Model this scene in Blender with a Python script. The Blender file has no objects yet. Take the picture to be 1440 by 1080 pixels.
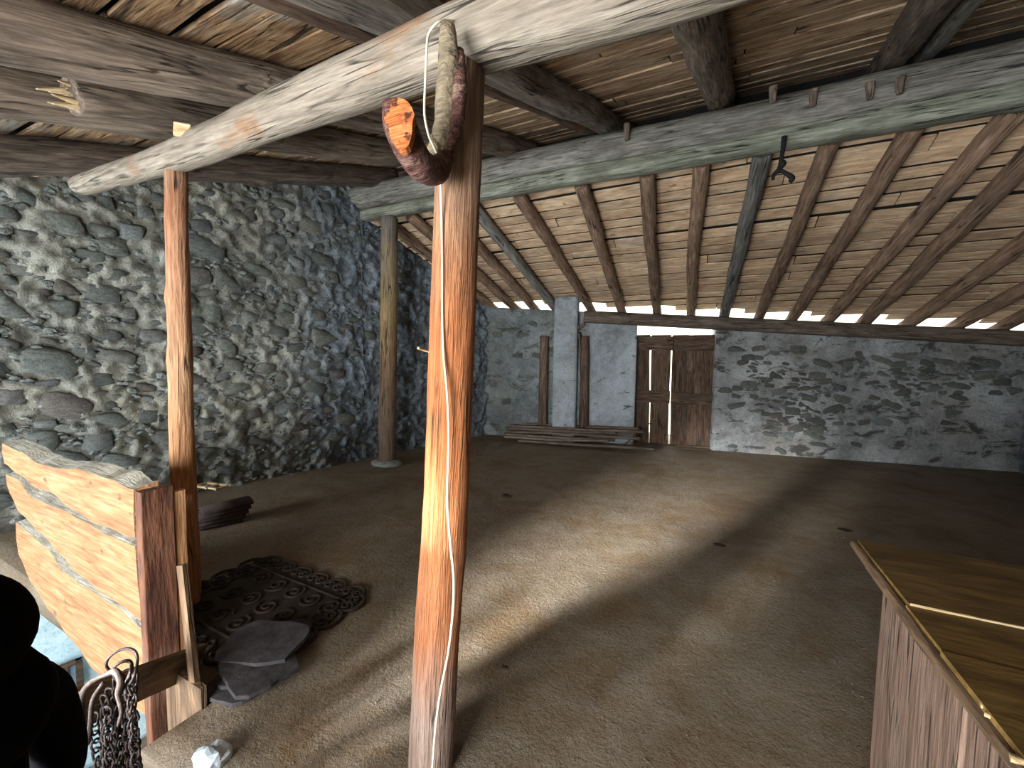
import bpy, bmesh, math, random
from mathutils import Vector, Matrix, noise
random.seed(7)
S = bpy.context.scene
COL = S.collection
V = Vector
# ------------------------------------------------------------------ camera
F = 570.0; CX, CY = 720.0, 540.0; CAMZ = 1.6
yaw = math.radians(26.2); pitch = math.radians(-3.85); roll = 0.013
fw = V((-math.sin(yaw)*math.cos(pitch), math.cos(yaw)*math.cos(pitch), math.sin(pitch)))
r0 = fw.cross(V((0,0,1))).normalized(); u0 = r0.cross(fw)
R = (r0*math.cos(roll)+u0*math.sin(roll)); U = (u0*math.cos(roll)-r0*math.sin(roll))
CAM = V((0,0,CAMZ))
cd = bpy.data.cameras.new('camera'); cam = bpy.data.objects.new('camera', cd); COL.objects.link(cam)
m = Matrix((R, U, -fw)).transposed().to_4x4(); m.translation = CAM
cam.matrix_world = m
cd.sensor_width = 36; cd.sensor_fit = 'HORIZONTAL'; cd.lens = F/1440*36; cd.clip_start = 0.02; cd.clip_end = 400
S.camera = cam
# ------------------------------------------------------------------ world, light, exposure
w = bpy.data.worlds.new('world'); S.world = w; w.use_nodes = True
bg = w.node_tree.nodes['Background']; bg.inputs[0].default_value = (0.86,0.93,1.0,1); bg.inputs[1].default_value = 4.5
S.view_settings.view_transform = 'Standard'; S.view_settings.look = 'None'
S.view_settings.gamma = 1; S.view_settings.use_curve_mapping = False; S.view_settings.exposure = 0.2
S.cycles.max_bounces = 8; S.cycles.diffuse_bounces = 5; S.cycles.glossy_bounces = 2
S.cycles.sample_clamp_indirect = 6
def area(name, loc, target, sx, sy, power, color, spread=180):
    l = bpy.data.lights.new(name, 'AREA'); l.shape = 'RECTANGLE'; l.size = sx; l.size_y = sy
    l.energy = power; l.color = color; l.spread = math.radians(spread)
    o = bpy.data.objects.new(name, l); COL.objects.link(o); o.location = loc
    o.rotation_euler = (V(target)-V(loc)).to_track_quat('-Z','Y').to_euler()
    return o
# daylight through the two openings behind the camera: the barn doorway and the lower-level door
area('daylight_doorway', (-1.25,-2.0,1.0), (-0.6,2.0,1.1), 2.0, 1.5, 280, (0.95,0.98,1.0), 165)  # doorway lamp widened to the right, added fill for post and chest
area('daylight_door_gap', (-2.2,-2.0,1.6), (-0.5,3.7,0.0), 0.22, 0.5, 36, (0.97,0.98,1.0), 22)
area('daylight_lower_door', (-4.3,-1.9,-0.9), (-3.4,2.0,0.9), 1.8, 1.6, 42, (0.85,0.94,1.0))
area('daylight_side_door', (-5.2,-1.2,1.0), (-3.0,3.0,1.9), 1.2, 1.4, 130, (0.85,0.93,1.0))
sd = bpy.data.lights.new('sun','SUN'); sd.energy = 4.0; sd.angle = 0.01; sd.color=(1,0.9,0.72)
so = bpy.data.objects.new('sun', sd); COL.objects.link(so)
so.rotation_euler = V((-0.55,0.75,-0.75)).to_track_quat('-Z','Y').to_euler()

# ------------------------------------------------------------------ pixel -> world
def ray(px,py): return R*((px-CX)/F) - U*((py-CY)/F) + fw
def on_z(px,py,z=0.0):
    d = ray(px,py); t = (z-CAMZ)/d.z; return CAM+d*t
def on_y(px,py,Y):
    d = ray(px,py); return CAM+d*(Y/d.y)
def on_plane(px,py,p,n):
    d = ray(px,py); t = (p-CAM).dot(n)/d.dot(n); return CAM+d*t
def at_depth(px,py,z): return CAM+ray(px,py)*z
# ------------------------------------------------------------------ materials
def lin(c):
    if isinstance(c,str): c=[int(c[i:i+2],16) for i in (0,2,4)]
    return tuple(((x/255)/12.92 if x/255<=0.04045 else ((x/255+0.055)/1.055)**2.4) for x in c)+(1,)
class NT:
    def __init__(s,name):
        s.m = bpy.data.materials.new(name); s.m.use_nodes=True; s.t=s.m.node_tree; s.b=s.t.nodes['Principled BSDF']
    def n(s,t,**k):
        o=s.t.nodes.new(t)
        for a,b in k.items(): setattr(o,a,b)
        return o
    def l(s,a,b): s.t.links.new(a,b)
    def coords(s, scale, rnd=True):
        tc=s.n('ShaderNodeTexCoord'); mp=s.n('ShaderNodeMapping'); mp.inputs['Scale'].default_value=scale
        if rnd:
            oi=s.n('ShaderNodeObjectInfo'); mu=s.n('ShaderNodeMath',operation='MULTIPLY'); mu.inputs[1].default_value=37.0
            s.l(oi.outputs['Random'],mu.inputs[0])
            va=s.n('ShaderNodeVectorMath',operation='ADD'); s.l(tc.outputs['Object'],va.inputs[0]); s.l(mu.outputs[0],va.inputs[1]); s.l(va.outputs[0],mp.inputs['Vector'])
        else: s.l(tc.outputs['Object'],mp.inputs['Vector'])
        return mp.outputs[0]
    def noise(s,vec,scale,detail=5,rough=0.6,dist=0.0):
        o=s.n('ShaderNodeTexNoise'); o.inputs['Scale'].default_value=scale; o.inputs['Detail'].default_value=detail
        o.inputs['Roughness'].default_value=rough; o.inputs['Distortion'].default_value=dist; s.l(vec,o.inputs['Vector']); return o.outputs['Fac']
    def ramp(s,fac,stops,interp='LINEAR'):
        r=s.n('ShaderNodeValToRGB'); e=r.color_ramp.elements; r.color_ramp.interpolation=interp
        while len(e)<len(stops): e.new(0.5)
        for i,(p,c) in enumerate(stops):
            e[i].position=p; e[i].color=c if not isinstance(c,(str,float,int)) else (lin(c) if isinstance(c,str) else (c,c,c,1))
        s.l(fac,r.inputs[0]); return r.outputs[0]
    def mix(s,fac,a,b,mode='MIX'):
        x=s.n('ShaderNodeMix',data_type='RGBA',blend_type=mode)
        for v,i in ((fac,0),(a,6),(b,7)):
            if hasattr(v,'is_output'): s.l(v,x.inputs[i])
            else: x.inputs[i].default_value = v if i==0 else (lin(v) if isinstance(v,str) else v)
        return x.outputs[2]
    def bump(s,h,strength,dist,prev=None):
        b=s.n('ShaderNodeBump'); b.inputs['Strength'].default_value=strength; b.inputs['Distance'].default_value=dist
        s.l(h,b.inputs['Height'])
        if prev: s.l(prev,b.inputs['Normal'])
        return b.outputs[0]
    def done(s,col,nrm=None,rough=0.85,spec=0.25):
        s.l(col,s.b.inputs['Base Color'])
        if hasattr(rough,'is_output'): s.l(rough,s.b.inputs['Roughness'])
        else: s.b.inputs['Roughness'].default_value=rough
        s.b.inputs['Specular IOR Level'].default_value=spec
        if nrm: s.l(nrm,s.b.inputs['Normal'])
        return s.m
def wood(name,dark,base,light,patch=None,patch_amt=(0.52,0.66),zones=None,crack=True,vary=0.35,rough=0.8,g=1.0,bump=0.5,zone_noise=0.25,spots=False,ps=1.0):
    s=NT(name)
    c1=s.coords((1.1,9*g,9*g)); c2=s.coords((5,80*g,80*g)); c3=s.coords((0.35,7*g,7*g)); c4=s.coords((ps,1.6*ps,1.6*ps))
    a=s.noise(c1,2.2,6,0.62,0.8); f=s.noise(c2,1.0,3,0.6)
    col=s.ramp(a,[(0.30,dark),(0.5,base),(0.72,light)])
    if patch:
        pf=s.ramp(s.noise(c4,1.7,4,0.6),[(patch_amt[0],0.0),(patch_amt[1],1.0)])
        col=s.mix(pf,col,patch)
    if zones:
        tc=s.n('ShaderNodeTexCoord'); sx=s.n('ShaderNodeSeparateXYZ'); s.l(tc.outputs['Object'],sx.inputs[0])
        L=zones[0]; d=s.n('ShaderNodeMath',operation='DIVIDE'); s.l(sx.outputs[0],d.inputs[0]); d.inputs[1].default_value=L
        nz=s.noise(s.coords((1.5,10,10)),1.3,4,0.6); k=s.n('ShaderNodeMath',operation='MULTIPLY_ADD'); s.l(nz,k.inputs[0]); k.inputs[1].default_value=zone_noise; s.l(d.outputs[0],k.inputs[2])
        k2=s.n('ShaderNodeMath',operation='SUBTRACT'); s.l(k.outputs[0],k2.inputs[0]); k2.inputs[1].default_value=zone_noise/2
        zc=s.ramp(k2.outputs[0],zones[1])
        col=s.mix(0.78,col,s.mix(s.ramp(a,[(0.3,0.0),(0.6,1.0)]),s.mix(0.30,zc,(0.08,0.03,0.01,1)),zc))
    col=s.mix(s.ramp(f,[(0.35,0.55),(0.65,0.0)]),col,s.mix(0.6,dark,(0.01,0.008,0.006,1)))
    h=a
    if spots:
        c5=s.coords((1,1.8,1.8)); sp=s.ramp(s.noise(c5,9,2,0.5),[(0.68,0.0),(0.73,0.8)]); col=s.mix(sp,col,s.mix(0.55,dark,(0.02,0.012,0.008,1)))
    if crack:
        ck=s.ramp(s.noise(c3,2.6,2,0.5,0.3),[(0.470,0.0),(0.492,1.0),(0.508,1.0),(0.53,0.0)])
        ckm=s.mix(s.ramp(s.noise(c4,3.0,2),[(0.45,0.0),(0.6,0.85)]),(0,0,0,1),ck)
        col=s.mix(ckm,col,(0.012,0.009,0.007,1))
    oi=s.n('ShaderNodeObjectInfo'); hs=s.n('ShaderNodeMapRange'); s.l(oi.outputs['Random'],hs.inputs[0]); hs.inputs[3].default_value=1-vary; hs.inputs[4].default_value=1+vary*0.6
    hv=s.n('ShaderNodeHueSaturation'); s.l(hs.outputs[0],hv.inputs['Value']); s.l(col,hv.inputs['Color']); col=hv.outputs[0]
    n1=s.bump(f,min(1,bump*1.6),0.008); n2=s.bump(h,bump,0.02,n1)
    if crack:
        inv=s.n('ShaderNodeInvert'); s.l(ckm,inv.inputs['Color']); n2=s.bump(inv.outputs[0],0.6,0.008,n2)
    return s.done(col,n2,rough)
M={}
M['beam_grey']=wood('grey_beam_wood','5a524a','8d8377','b5aa9a',patch='6d5f52')
M['purlin']=wood('pale_purlin_wood','7d7264','978b7b','aea493',patch='8f6a4c',patch_amt=(0.58,0.7),bump=0.35)
M['beam_brown']=wood('brown_beam_wood','3e2f26','6e5848','937d69',patch='8c5b3c',patch_amt=(0.6,0.7))
M['beam_dark']=wood('dark_beam_wood','4a4038','7d6e60','a39382')
M['ridge']=wood('ridge_beam_wood','57544c','8b887e','b0ada2',patch='6d665c')
M['ridge_low']=wood('green_grey_wood','6b6d5e','989c8a','b6baa8',patch='6c6a5c')
M['rafter']=wood('bark_rafter_wood','5c4636','937762','b39a82',patch='7b6656',vary=0.25)
M['rafter_grey']=wood('grey_rafter_wood','55544f','86837c','a8a59c')
M['plank_far']=wood('tan_board_wood','bb9878','dabb98','ead2b2',patch='bfae98',patch_amt=(0.54,0.72),crack=False,vary=0.24,g=0.35,bump=0.3,spots=True)
M['plank_near']=wood('brown_board_wood','6b4c36','a5835f','c8aa82',patch='a8a496',patch_amt=(0.52,0.66),crack=True,vary=0.35,g=0.5,bump=0.35,spots=True)
M['plank_high_lit']=wood('lit_brown_board_wood','95755c','cbac88','e4ccb0',patch='9a7a60',patch_amt=(0.52,0.66),crack=True,vary=0.25,g=0.5,bump=0.4,spots=True)  # paler than the lower near boards, floor bounce light put into the colour
M['post']=wood('worn_post_wood','8a5434','b37850','c8946a',zones=(2.75,[(0.0,'948b82'),(0.10,'a0968e'),(0.19,'bf7a50'),(0.45,'c4753f'),(0.62,'c07342'),(0.74,'ac8464'),(0.84,'8f8070'),(1.0,'857a70')]),vary=0.0,bump=0.9,zone_noise=0.12,g=2.0)
M['post_left']=wood('knobbly_post_wood','7b4c2e','b98358','d9b085',zones=(2.9,[(0.0,'ad7040'),(0.3,'b37a4c'),(0.5,'c29a74'),(0.72,'c09070'),(0.84,'a87458'),(0.95,'9c8872')]),vary=0.0,bump=0.9)
M['post_far']=wood('far_post_wood','4c4238','857258','a8906c',zones=(3.7,[(0.0,'6b5a4c'),(0.35,'7c5f48'),(0.55,'a58a5c'),(0.8,'8f8168'),(0.9,'6d6c6a')]),vary=0.0)
M['orange_plank']=wood('orange_pine_wood','875c3c','ab7c52','bf966e',patch='8f4a3a',patch_amt=(0.66,0.72),crack=False,vary=0.08,g=0.9,bump=0.4,spots=True)
M['wane']=wood('grey_wane_wood','a19f90','cfccbc','e6e3d4',vary=0.0,g=2,bump=0.3,crack=False)
M['red_board']=wood('red_brown_board_wood','3c2218','6b4330','84583f',patch='7d6a5a',patch_amt=(0.55,0.7),vary=0.1,g=0.5)
M['rail']=wood('worn_rail_wood','4c3a2a','7d634a','9a8468',vary=0.15,g=0.6)
M['door']=wood('door_wood','3a2a22','66503f','8c7664',patch='5b5142',vary=0.35)
M['chest_top']=wood('chest_top_wood','54401f','7f6334','977b4a',crack=False,vary=0.12,g=0.4,bump=0.2,rough=0.6)
M['chest_side']=wood('chest_side_wood','6a5244','836a5a','957c6c',patch='8b8076',patch_amt=(0.58,0.7),vary=0.1,bump=0.3)
M['splinter']=wood('fresh_split_wood','a0855c','d9c092','f0e0bd',vary=0.05,crack=False)
M['bark']=wood('dark_red_bark','3c2420','6a443a','94756a',vary=0.0,g=2,bump=1.0,ps=8,patch='9a7a6a',patch_amt=(0.56,0.64))
M['hook_grey']=wood('hook_grey_wood','574c40','85775f','a39579',patch='7d4c3a',patch_amt=(0.56,0.64),vary=0.0,bump=0.5)
M['cut']=wood('orange_cut_wood','7a3a1c','c06a34','d98f58',patch='4a2412',patch_amt=(0.55,0.62),vary=0.0,g=3,crack=False,ps=14)
def plain(name,col,rough=0.6,metal=0.0,var=None,scale=8,bump=0.0,spec=0.3):
    s=NT(name); n=s.noise(s.coords((1,1,1)),scale,5,0.65)
    c=s.ramp(n,[(0.35,var or col),(0.65,col)]); s.b.inputs['Metallic'].default_value=metal
    return s.done(c,s.bump(n,bump,0.01) if bump else None,rough,spec)
M['cable']=plain('white_cable','cfc6b0',0.5)
M['iron']=plain('rusty_iron','352b27',0.65,0.4,'1d1715',40,0.3)
M['strap']=plain('leather_strap','3f332c',0.7,0,'231b17',20,0.3)
M['black']=plain('black_cloth','050506',0.95,0,'030304',12,0.0,0.05)
M['skin']=plain('skin','a87a60',0.6)
M['hair']=plain('black_hair','070606',0.9,0,'030303',60,0.2,0.05)
M['strapblack']=plain('black_webbing','141414',0.8)
M['slate']=plain('slate','454143',0.85,0,'2c2a2b',14,0.6)
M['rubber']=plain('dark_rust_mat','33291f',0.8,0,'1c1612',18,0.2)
M['plastic']=plain('white_plastic','b8c2c8',0.4)
M['leaf']=plain('dry_leaf','3a2c1e',0.9)
M['roofing']=plain('roof_slate','2a2826',0.9,0,'191817',3)
M['tar']=plain('burnt_tile','4d3f3c',0.85,0,'2f2624',9,0.4)
# stone
s=NT('field_stone')
n1=s.noise(s.coords((1,1,1.6)),3.0,6,0.65,0.3); n2=s.noise(s.coords((1,1,1)),22,4,0.7)
oi=s.n('ShaderNodeObjectInfo')
tint=s.ramp(oi.outputs['Random'],[(0.0,'7a7f7a'),(0.25,'969c92'),(0.45,'868a86'),(0.6,'a9aca0'),(0.8,'8b8078'),(1.0,'b4bdbb')])
c=s.mix(s.ramp(n1,[(0.3,0.75),(0.68,0.0)]),tint,(0.045,0.045,0.043,1)); c=s.mix(s.ramp(n2,[(0.5,0.0),(0.7,0.5)]),c,'a9ada2')
n3=s.noise(s.coords((1,1,1)),9,6,0.75); c=s.mix(s.ramp(n3,[(0.36,0.7),(0.48,0.0)]),c,(0.05,0.05,0.048,1))
M['stone']=s.done(c,s.bump(n2,0.8,0.02,s.bump(n3,0.8,0.05)),0.9)
def plaster(name,base,light,dark,warm,hole,holes=(0.58,0.66),bs=0.9,rough=0.92,scale=1.0,yblend=False):
    s=NT(name); c=s.coords((1,1,1),False)
    a=s.noise(c,1.1*scale,6,0.6,0.4); b=s.noise(c,7*scale,6,0.7,0.3); d=s.noise(c,34*scale,5,0.75); e=s.noise(s.coords((1,1,2.2),False),2.7*scale,7,0.72,0.5)
    col=s.ramp(a,[(0.3,dark),(0.5,base),(0.68,light)])
    col=s.mix(s.ramp(b,[(0.42,0.0),(0.7,0.55)]),col,light)
    col=s.mix(s.ramp(s.noise(c,0.7*scale,4,0.6),[(0.5,0.0),(0.7,0.6)]),col,warm)
    hf=s.ramp(e,[(holes[0],0.0),(holes[1],0.9)])
    col=s.mix(hf,col,hole)
    col=s.mix(s.ramp(d,[(0.3,0.6),(0.5,0.0)]),col,s.mix(0.5,dark,(0.02,0.02,0.02,1)))
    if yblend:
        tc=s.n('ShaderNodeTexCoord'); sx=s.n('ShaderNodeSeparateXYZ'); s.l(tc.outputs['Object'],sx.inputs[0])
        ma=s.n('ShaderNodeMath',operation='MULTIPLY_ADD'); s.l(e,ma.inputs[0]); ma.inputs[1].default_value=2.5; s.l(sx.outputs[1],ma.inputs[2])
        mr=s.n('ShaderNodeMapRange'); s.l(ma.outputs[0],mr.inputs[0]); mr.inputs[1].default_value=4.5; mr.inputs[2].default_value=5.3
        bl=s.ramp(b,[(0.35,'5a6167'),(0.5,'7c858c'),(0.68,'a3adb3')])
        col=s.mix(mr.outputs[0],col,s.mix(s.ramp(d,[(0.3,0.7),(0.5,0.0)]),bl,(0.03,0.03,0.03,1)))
    return s.done(col,s.bump(d,bs,0.02,s.bump(b,bs,0.05)),rough,0.15)
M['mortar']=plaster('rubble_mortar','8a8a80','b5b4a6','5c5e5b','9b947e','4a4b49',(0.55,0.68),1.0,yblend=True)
M['backplaster']=plaster('old_lime_plaster','8d8f8e','bcc0c0','5f6062','8a8274','45423e',(0.53,0.60),0.8)
M['leftplaster']=plaster('mossy_grey_plaster','7d8386','a9afae','555a5c','868366','55594a',(0.52,0.62),1.0)
M['whiteplaster']=plaster('pale_lime_plaster','a3abb0','c9d3d9','7c8388','9d9a90','5c5a54',(0.59,0.66),0.9)
M['bluewall']=plaster('pale_blue_limewash','c3dbe2','dcebee','a5c3cc','c5d0cc','8d9da0',(0.70,0.76),0.3)
# concrete floor
s=NT('rough_concrete'); c=s.coords((1,1,1),False)
a=s.noise(c,0.55,5,0.6,0.3); b=s.noise(c,5,7,0.72); d=s.noise(c,42,5,0.75); e=s.noise(c,1.6,6,0.7,0.6); g=s.noise(c,130,2,0.6)
col=s.ramp(a,[(0.3,'655643'),(0.5,'7d6c55'),(0.7,'8f806b')])
col=s.mix(s.ramp(b,[(0.4,0.0),(0.7,0.4)]),col,'a39a8c'); col=s.mix(s.ramp(e,[(0.48,0.0),(0.64,0.75)]),col,'6e5430')
col=s.mix(s.ramp(d,[(0.3,0.5),(0.46,0.0)]),col,'463c31'); col=s.mix(s.ramp(g,[(0.66,0.0),(0.74,0.5)]),col,'b5ac9e')
M['floor']=s.done(col,s.bump(g,0.5,0.006,s.bump(d,1.0,0.022,s.bump(b,0.8,0.05))),s.ramp(d,[(0.3,0.75),(0.7,0.5)]),0.35)
s=NT('straw_hillside'); n=s.noise(s.coords((1,1,1),False),0.8,6,0.7)
M['hill']=s.done(s.ramp(n,[(0.35,'b8b490'),(0.5,'d2ccaa'),(0.7,'e6e2c8')]),None,0.9)

# ------------------------------------------------------------------ object helpers
def link(o,mat=None,parent=None):
    COL.objects.link(o)
    if mat is not None: o.data.materials.append(mat)
    if parent is not None: o.parent=parent
    return o
def tag(o,label=None,cat=None,group=None,kind=None):
    if label: o['label']=label
    if cat: o['category']=cat
    if group: o['group']=group
    if kind: o['kind']=kind
    return o
def empty(name,loc=(0,0,0)):
    o=bpy.data.objects.new(name,None); COL.objects.link(o); o.location=loc; o.empty_display_size=0.1; return o
def mesh_obj(name,verts,faces,mat,parent=None,smooth=False):
    me=bpy.data.meshes.new(name); me.from_pydata([tuple(v) for v in verts],[],faces); me.update()
    if smooth: me.polygons.foreach_set('use_smooth',[True]*len(me.polygons))
    return link(bpy.data.objects.new(name,me),mat,parent)
def nz(p,s=1.0): return noise.noise(V(p)*s)
def frame_mat(p0,p1,up=V((0,0,1))):
    x=(p1-p0).normalized(); y=up.cross(x)
    if y.length<1e-4: y=V((0,1,0)).cross(x)
    y.normalize(); z=x.cross(y); m=Matrix((x,y,z)).transposed().to_4x4(); m.translation=p0; return m
def log_mesh(name,L,a0,a1,asp=1.0,sq=2.0,rough=0.06,bend=0.02,seg=None,ns=18,knots=0,cap=0.01,seed=None):
    """a timber along +X: radius a0 -> a1, height/width aspect, superellipse exponent"""
    seed=random.random()*100 if seed is None else seed
    seg=seg or max(8,int(L/0.09)); vs=[];fs=[]
    kn=[(random.uniform(0.06,0.94)*L,random.uniform(0,2*math.pi),random.uniform(0.10,0.28)) for _ in range(knots)]
    xs=[-0.0]+[cap*0.9+ (L-1.8*cap)*i/seg for i in range(seg+1)]+[L]
    for j,x in enumerate(xs):
        t=min(max(x/L,0),1); a=a0+(a1-a0)*t; inset=0.9 if j in (0,len(xs)-1) else 1.0
        by=bend*math.sin(t*math.pi)*nz((seed,1,2)) *2+ bend*0.6*nz((x*1.3,seed,0)); bz=bend*0.6*nz((x*1.3,seed,9))+bend*math.sin(t*math.pi)*nz((seed,5,2))*2
        for i in range(ns):
            th=2*math.pi*i/ns; c,s_=math.cos(th),math.sin(th)
            rr=1.0/((abs(c)**sq+abs(s_)**sq)**(1.0/sq))
            k=1+rough*(nz((x*2.2,c*1.3+seed,s_*1.3))+0.6*nz((x*7,c*3+seed,s_*3)))
            for kx,kt,kr in kn:
                dx=(x-kx)/(a*0.9); dt=(th-kt+math.pi)%(2*math.pi)-math.pi
                k+=kr*math.exp(-(dx*dx*1.4+dt*dt*3.2))
            vs.append((x,by+a*rr*c*k*inset,bz+a*asp*rr*s_*k*inset))
    n=len(xs)
    for j in range(n-1):
        for i in range(ns):
            i2=(i+1)%ns; fs.append((j*ns+i,j*ns+i2,(j+1)*ns+i2,(j+1)*ns+i))
    fs.append(tuple(reversed(range(ns)))); fs.append(tuple(range((n-1)*ns,n*ns)))
    me=bpy.data.meshes.new(name); me.from_pydata(vs,[],fs); me.update()
    sm=[True]*len(me.polygons); sm[-1]=sm[-2]=False; me.polygons.foreach_set('use_smooth',sm); 
    bm=bmesh.new(); bm.from_mesh(me); bmesh.ops.recalc_face_normals(bm,faces=bm.faces); bm.to_mesh(me); bm.free()
    return me
def log(name,p0,p1,a0,a1,mat,parent=None,up=V((0,0,1)),**k):
    me=log_mesh(name,(p1-p0).length,a0,a1,**k); o=link(bpy.data.objects.new(name,me),mat,None)
    o.matrix_world=frame_mat(p0,p1,up)
    if parent is not None:
        o.parent=parent; o.matrix_parent_inverse=Matrix.Translation(-parent.location)
    return o
def child(o,parent):
    o.parent=parent; o.matrix_parent_inverse=Matrix.Translation(-V(parent.location)); return o
def plank_mesh(name,L,wd,th,seg=8,wob=0.008,wane=0.0,warp=0.004):
    """board: x 0..L, y -wd/2..wd/2, z 0..th with uneven edges"""
    sd=random.random()*100; vs=[];fs=[]
    for j in range(seg+1):
        x=L*j/seg
        e0=-wd/2+wob*(nz((x*1.5,sd,0))*1.6+nz((x*6,sd,0))*0.7)+wane*nz((x*0.9,sd,7)); e1=wd/2+wob*(nz((x*1.5,sd,3))*1.6+nz((x*6,sd,3))*0.7)+wane*nz((x*0.9,sd,4))
        z=warp*nz((x*0.8,sd,5))*2; cx=(nz((sd,j,1)) if j in(0,seg) else 0)*0.006
        ch=min(0.003,th*0.2)
        for (y,zz) in ((e0,z+ch),(e0+ch,z),(e1-ch,z),(e1,z+ch),(e1,z+th),(e0,z+th)): vs.append((x+cx,y,zz))
    for j in range(seg):
        for i in range(6):
            i2=(i+1)%6; a=j*6; b=(j+1)*6; fs.append((a+i,b+i,b+i2,a+i2))
    fs.append(tuple(range(6))); fs.append(tuple(reversed(range(seg*6,seg*6+6))))
    me=bpy.data.meshes.new(name); me.from_pydata(vs,[],fs); me.update()
    bm=bmesh.new(); bm.from_mesh(me); bmesh.ops.recalc_face_normals(bm,faces=bm.faces); bm.to_mesh(me); bm.free()
    return me
def board(name,p0,p1,wd,th,mat,normal,parent=None,**k):
    """board from p0 to p1, thickness growing along normal"""
    x=(p1-p0).normalized(); z=(normal-x*normal.dot(x)).normalized(); y=z.cross(x)
    me=plank_mesh(name,(p1-p0).length,wd,th,**k); o=link(bpy.data.objects.new(name,me),mat,None)
    m=Matrix((x,y,z)).transposed().to_4x4(); m.translation=p0; o.matrix_world=m
    if parent is not None: child(o,parent)
    return o
def box_obj(name,c,sx,sy,sz,mat,parent=None,bev=0.004,rot=None,kind=None):
    bm=bmesh.new(); bmesh.ops.create_cube(bm,size=1,matrix=Matrix.Diagonal((sx,sy,sz,1)))
    if bev: bmesh.ops.bevel(bm,geom=bm.edges[:],offset=bev,segments=1,affect='EDGES')
    me=bpy.data.meshes.new(name); bm.to_mesh(me); bm.free()
    o=link(bpy.data.objects.new(name,me),mat,None); o.location=c
    if rot: o.rotation_euler=rot
    if parent is not None: child(o,parent)
    if kind: o['kind']=kind
    return o
def tube(name,pts,rad,mat,parent=None,ns=8,closed=False,caps=True,sub=4):
    """tube through pts (Catmull-Rom), rad float or list"""
    P=[V(p) for p in pts]; rs=rad if isinstance(rad,(list,tuple)) else [rad]*len(P)
    Q=[];Rr=[]
    n=len(P); rng=n if closed else n-1
    for i in range(rng):
        a=P[(i-1)%n] if closed or i>0 else P[0]*2-P[1]; b=P[i]; c=P[(i+1)%n]; d=P[(i+2)%n] if closed or i+2<n else P[-1]*2-P[-2]
        for k in range(sub):
            t=k/sub; Q.append(0.5*((2*b)+(c-a)*t+(2*a-5*b+4*c-d)*t*t+(3*b-a-3*c+d)*t**3)); Rr.append(rs[i]+(rs[(i+1)%n]-rs[i])*t)
    if not closed: Q.append(P[-1]); Rr.append(rs[-1])
    N=len(Q); vs=[];fs=[]; prev=None
    for i in range(N):
        t=(Q[(i+1)%N]-Q[i-1]) if closed else (Q[min(i+1,N-1)]-Q[max(i-1,0)])
        t.normalize()
        if prev is None:
            u=V((0,0,1)) if abs(t.z)<0.9 else V((1,0,0)); u=(u-t*u.dot(t)).normalized()
        else: u=(prev-t*prev.dot(t)).normalized()
        prev=u; v=t.cross(u)
        for k in range(ns):
            th=2*math.pi*k/ns; vs.append(Q[i]+(u*math.cos(th)+v*math.sin(th))*Rr[i])
    for i in range(N if closed else N-1):
        j=(i+1)%N
        for k in range(ns):
            k2=(k+1)%ns; fs.append((i*ns+k,i*ns+k2,j*ns+k2,j*ns+k))
    if not closed and caps: fs.append(tuple(reversed(range(ns)))); fs.append(tuple(range((N-1)*ns,N*ns)))
    o=mesh_obj(name,vs,fs,mat,None,True)
    if parent is not None: child(o,parent)
    return o

# ------------------------------------------------------------------ building geometry
def zn(Y): return 2.98+0.32*(Y-1.3)            # underside of near rafters
def zf(Y): return CAMZ+1.95-0.387*(Y-4.7)      # underside of far rafters
YR=4.5                                         # ridge line
YB=-2.2                                        # rear wall
def wlx(Y): return -5.1+0.235*(Y-2.96)         # left wall line
BL=V((-4.12,7.17,0)); BR=V((4.05,8.57,0)); BD=(BR-BL).normalized(); BN=V((BD.y,-BD.x,0)) # back wall, BN faces the room
def wlz(Y): return (zn(Y)+0.12 if Y<YR else zf(Y)+0.05)

def wall_grid(name,P0,P1,z0,ztop,mat,nrm,res=0.045,amp=0.035,freq=3.0,kind='structure',thick=0.3,fine=0.5):
    L=(P1-P0).length; nu=max(2,int(L/res)); nv=max(2,int(3.2/res)); d=(P1-P0)/L; vs=[];fs=[]
    for i in range(nu+1):
        u=L*i/nu; b=P0+d*u; zt=ztop(b) if callable(ztop) else ztop
        for j in range(nv+1):
            z=z0+(zt-z0)*j/nv; q=V((u+P0.x*3,z,P0.y))
            dd=amp*(nz(q,freq)+fine*nz(q,freq*3.1)+0.35*nz(q,freq*8))
            vs.append(V((b.x,b.y,z))+nrm*dd)
    W=nv+1
    for i in range(nu):
        for j in range(nv): fs.append((i*W+j,(i+1)*W+j,(i+1)*W+j+1,i*W+j+1))
    # returns (thickness) around the edge
    n0=len(vs)
    rim=[i*W for i in range(nu+1)]+[nu*W+j for j in range(1,W)]+[i*W+nv for i in range(nu-1,-1,-1)]+[j for j in range(nv-1,0,-1)]
    for r in rim: vs.append(vs[r]-nrm*thick)
    for k in range(len(rim)):
        k2=(k+1)%len(rim); fs.append((rim[k],n0+k,n0+k2,rim[k2]))
    fs.append(tuple(n0+k for k in range(len(rim))))
    o=mesh_obj(name,vs,fs,mat,None,True)
    bm=bmesh.new(); bm.from_mesh(o.data); bmesh.ops.recalc_face_normals(bm,faces=bm.faces); bm.to_mesh(o.data); bm.free()
    if kind: o['kind']=kind
    return o
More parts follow.
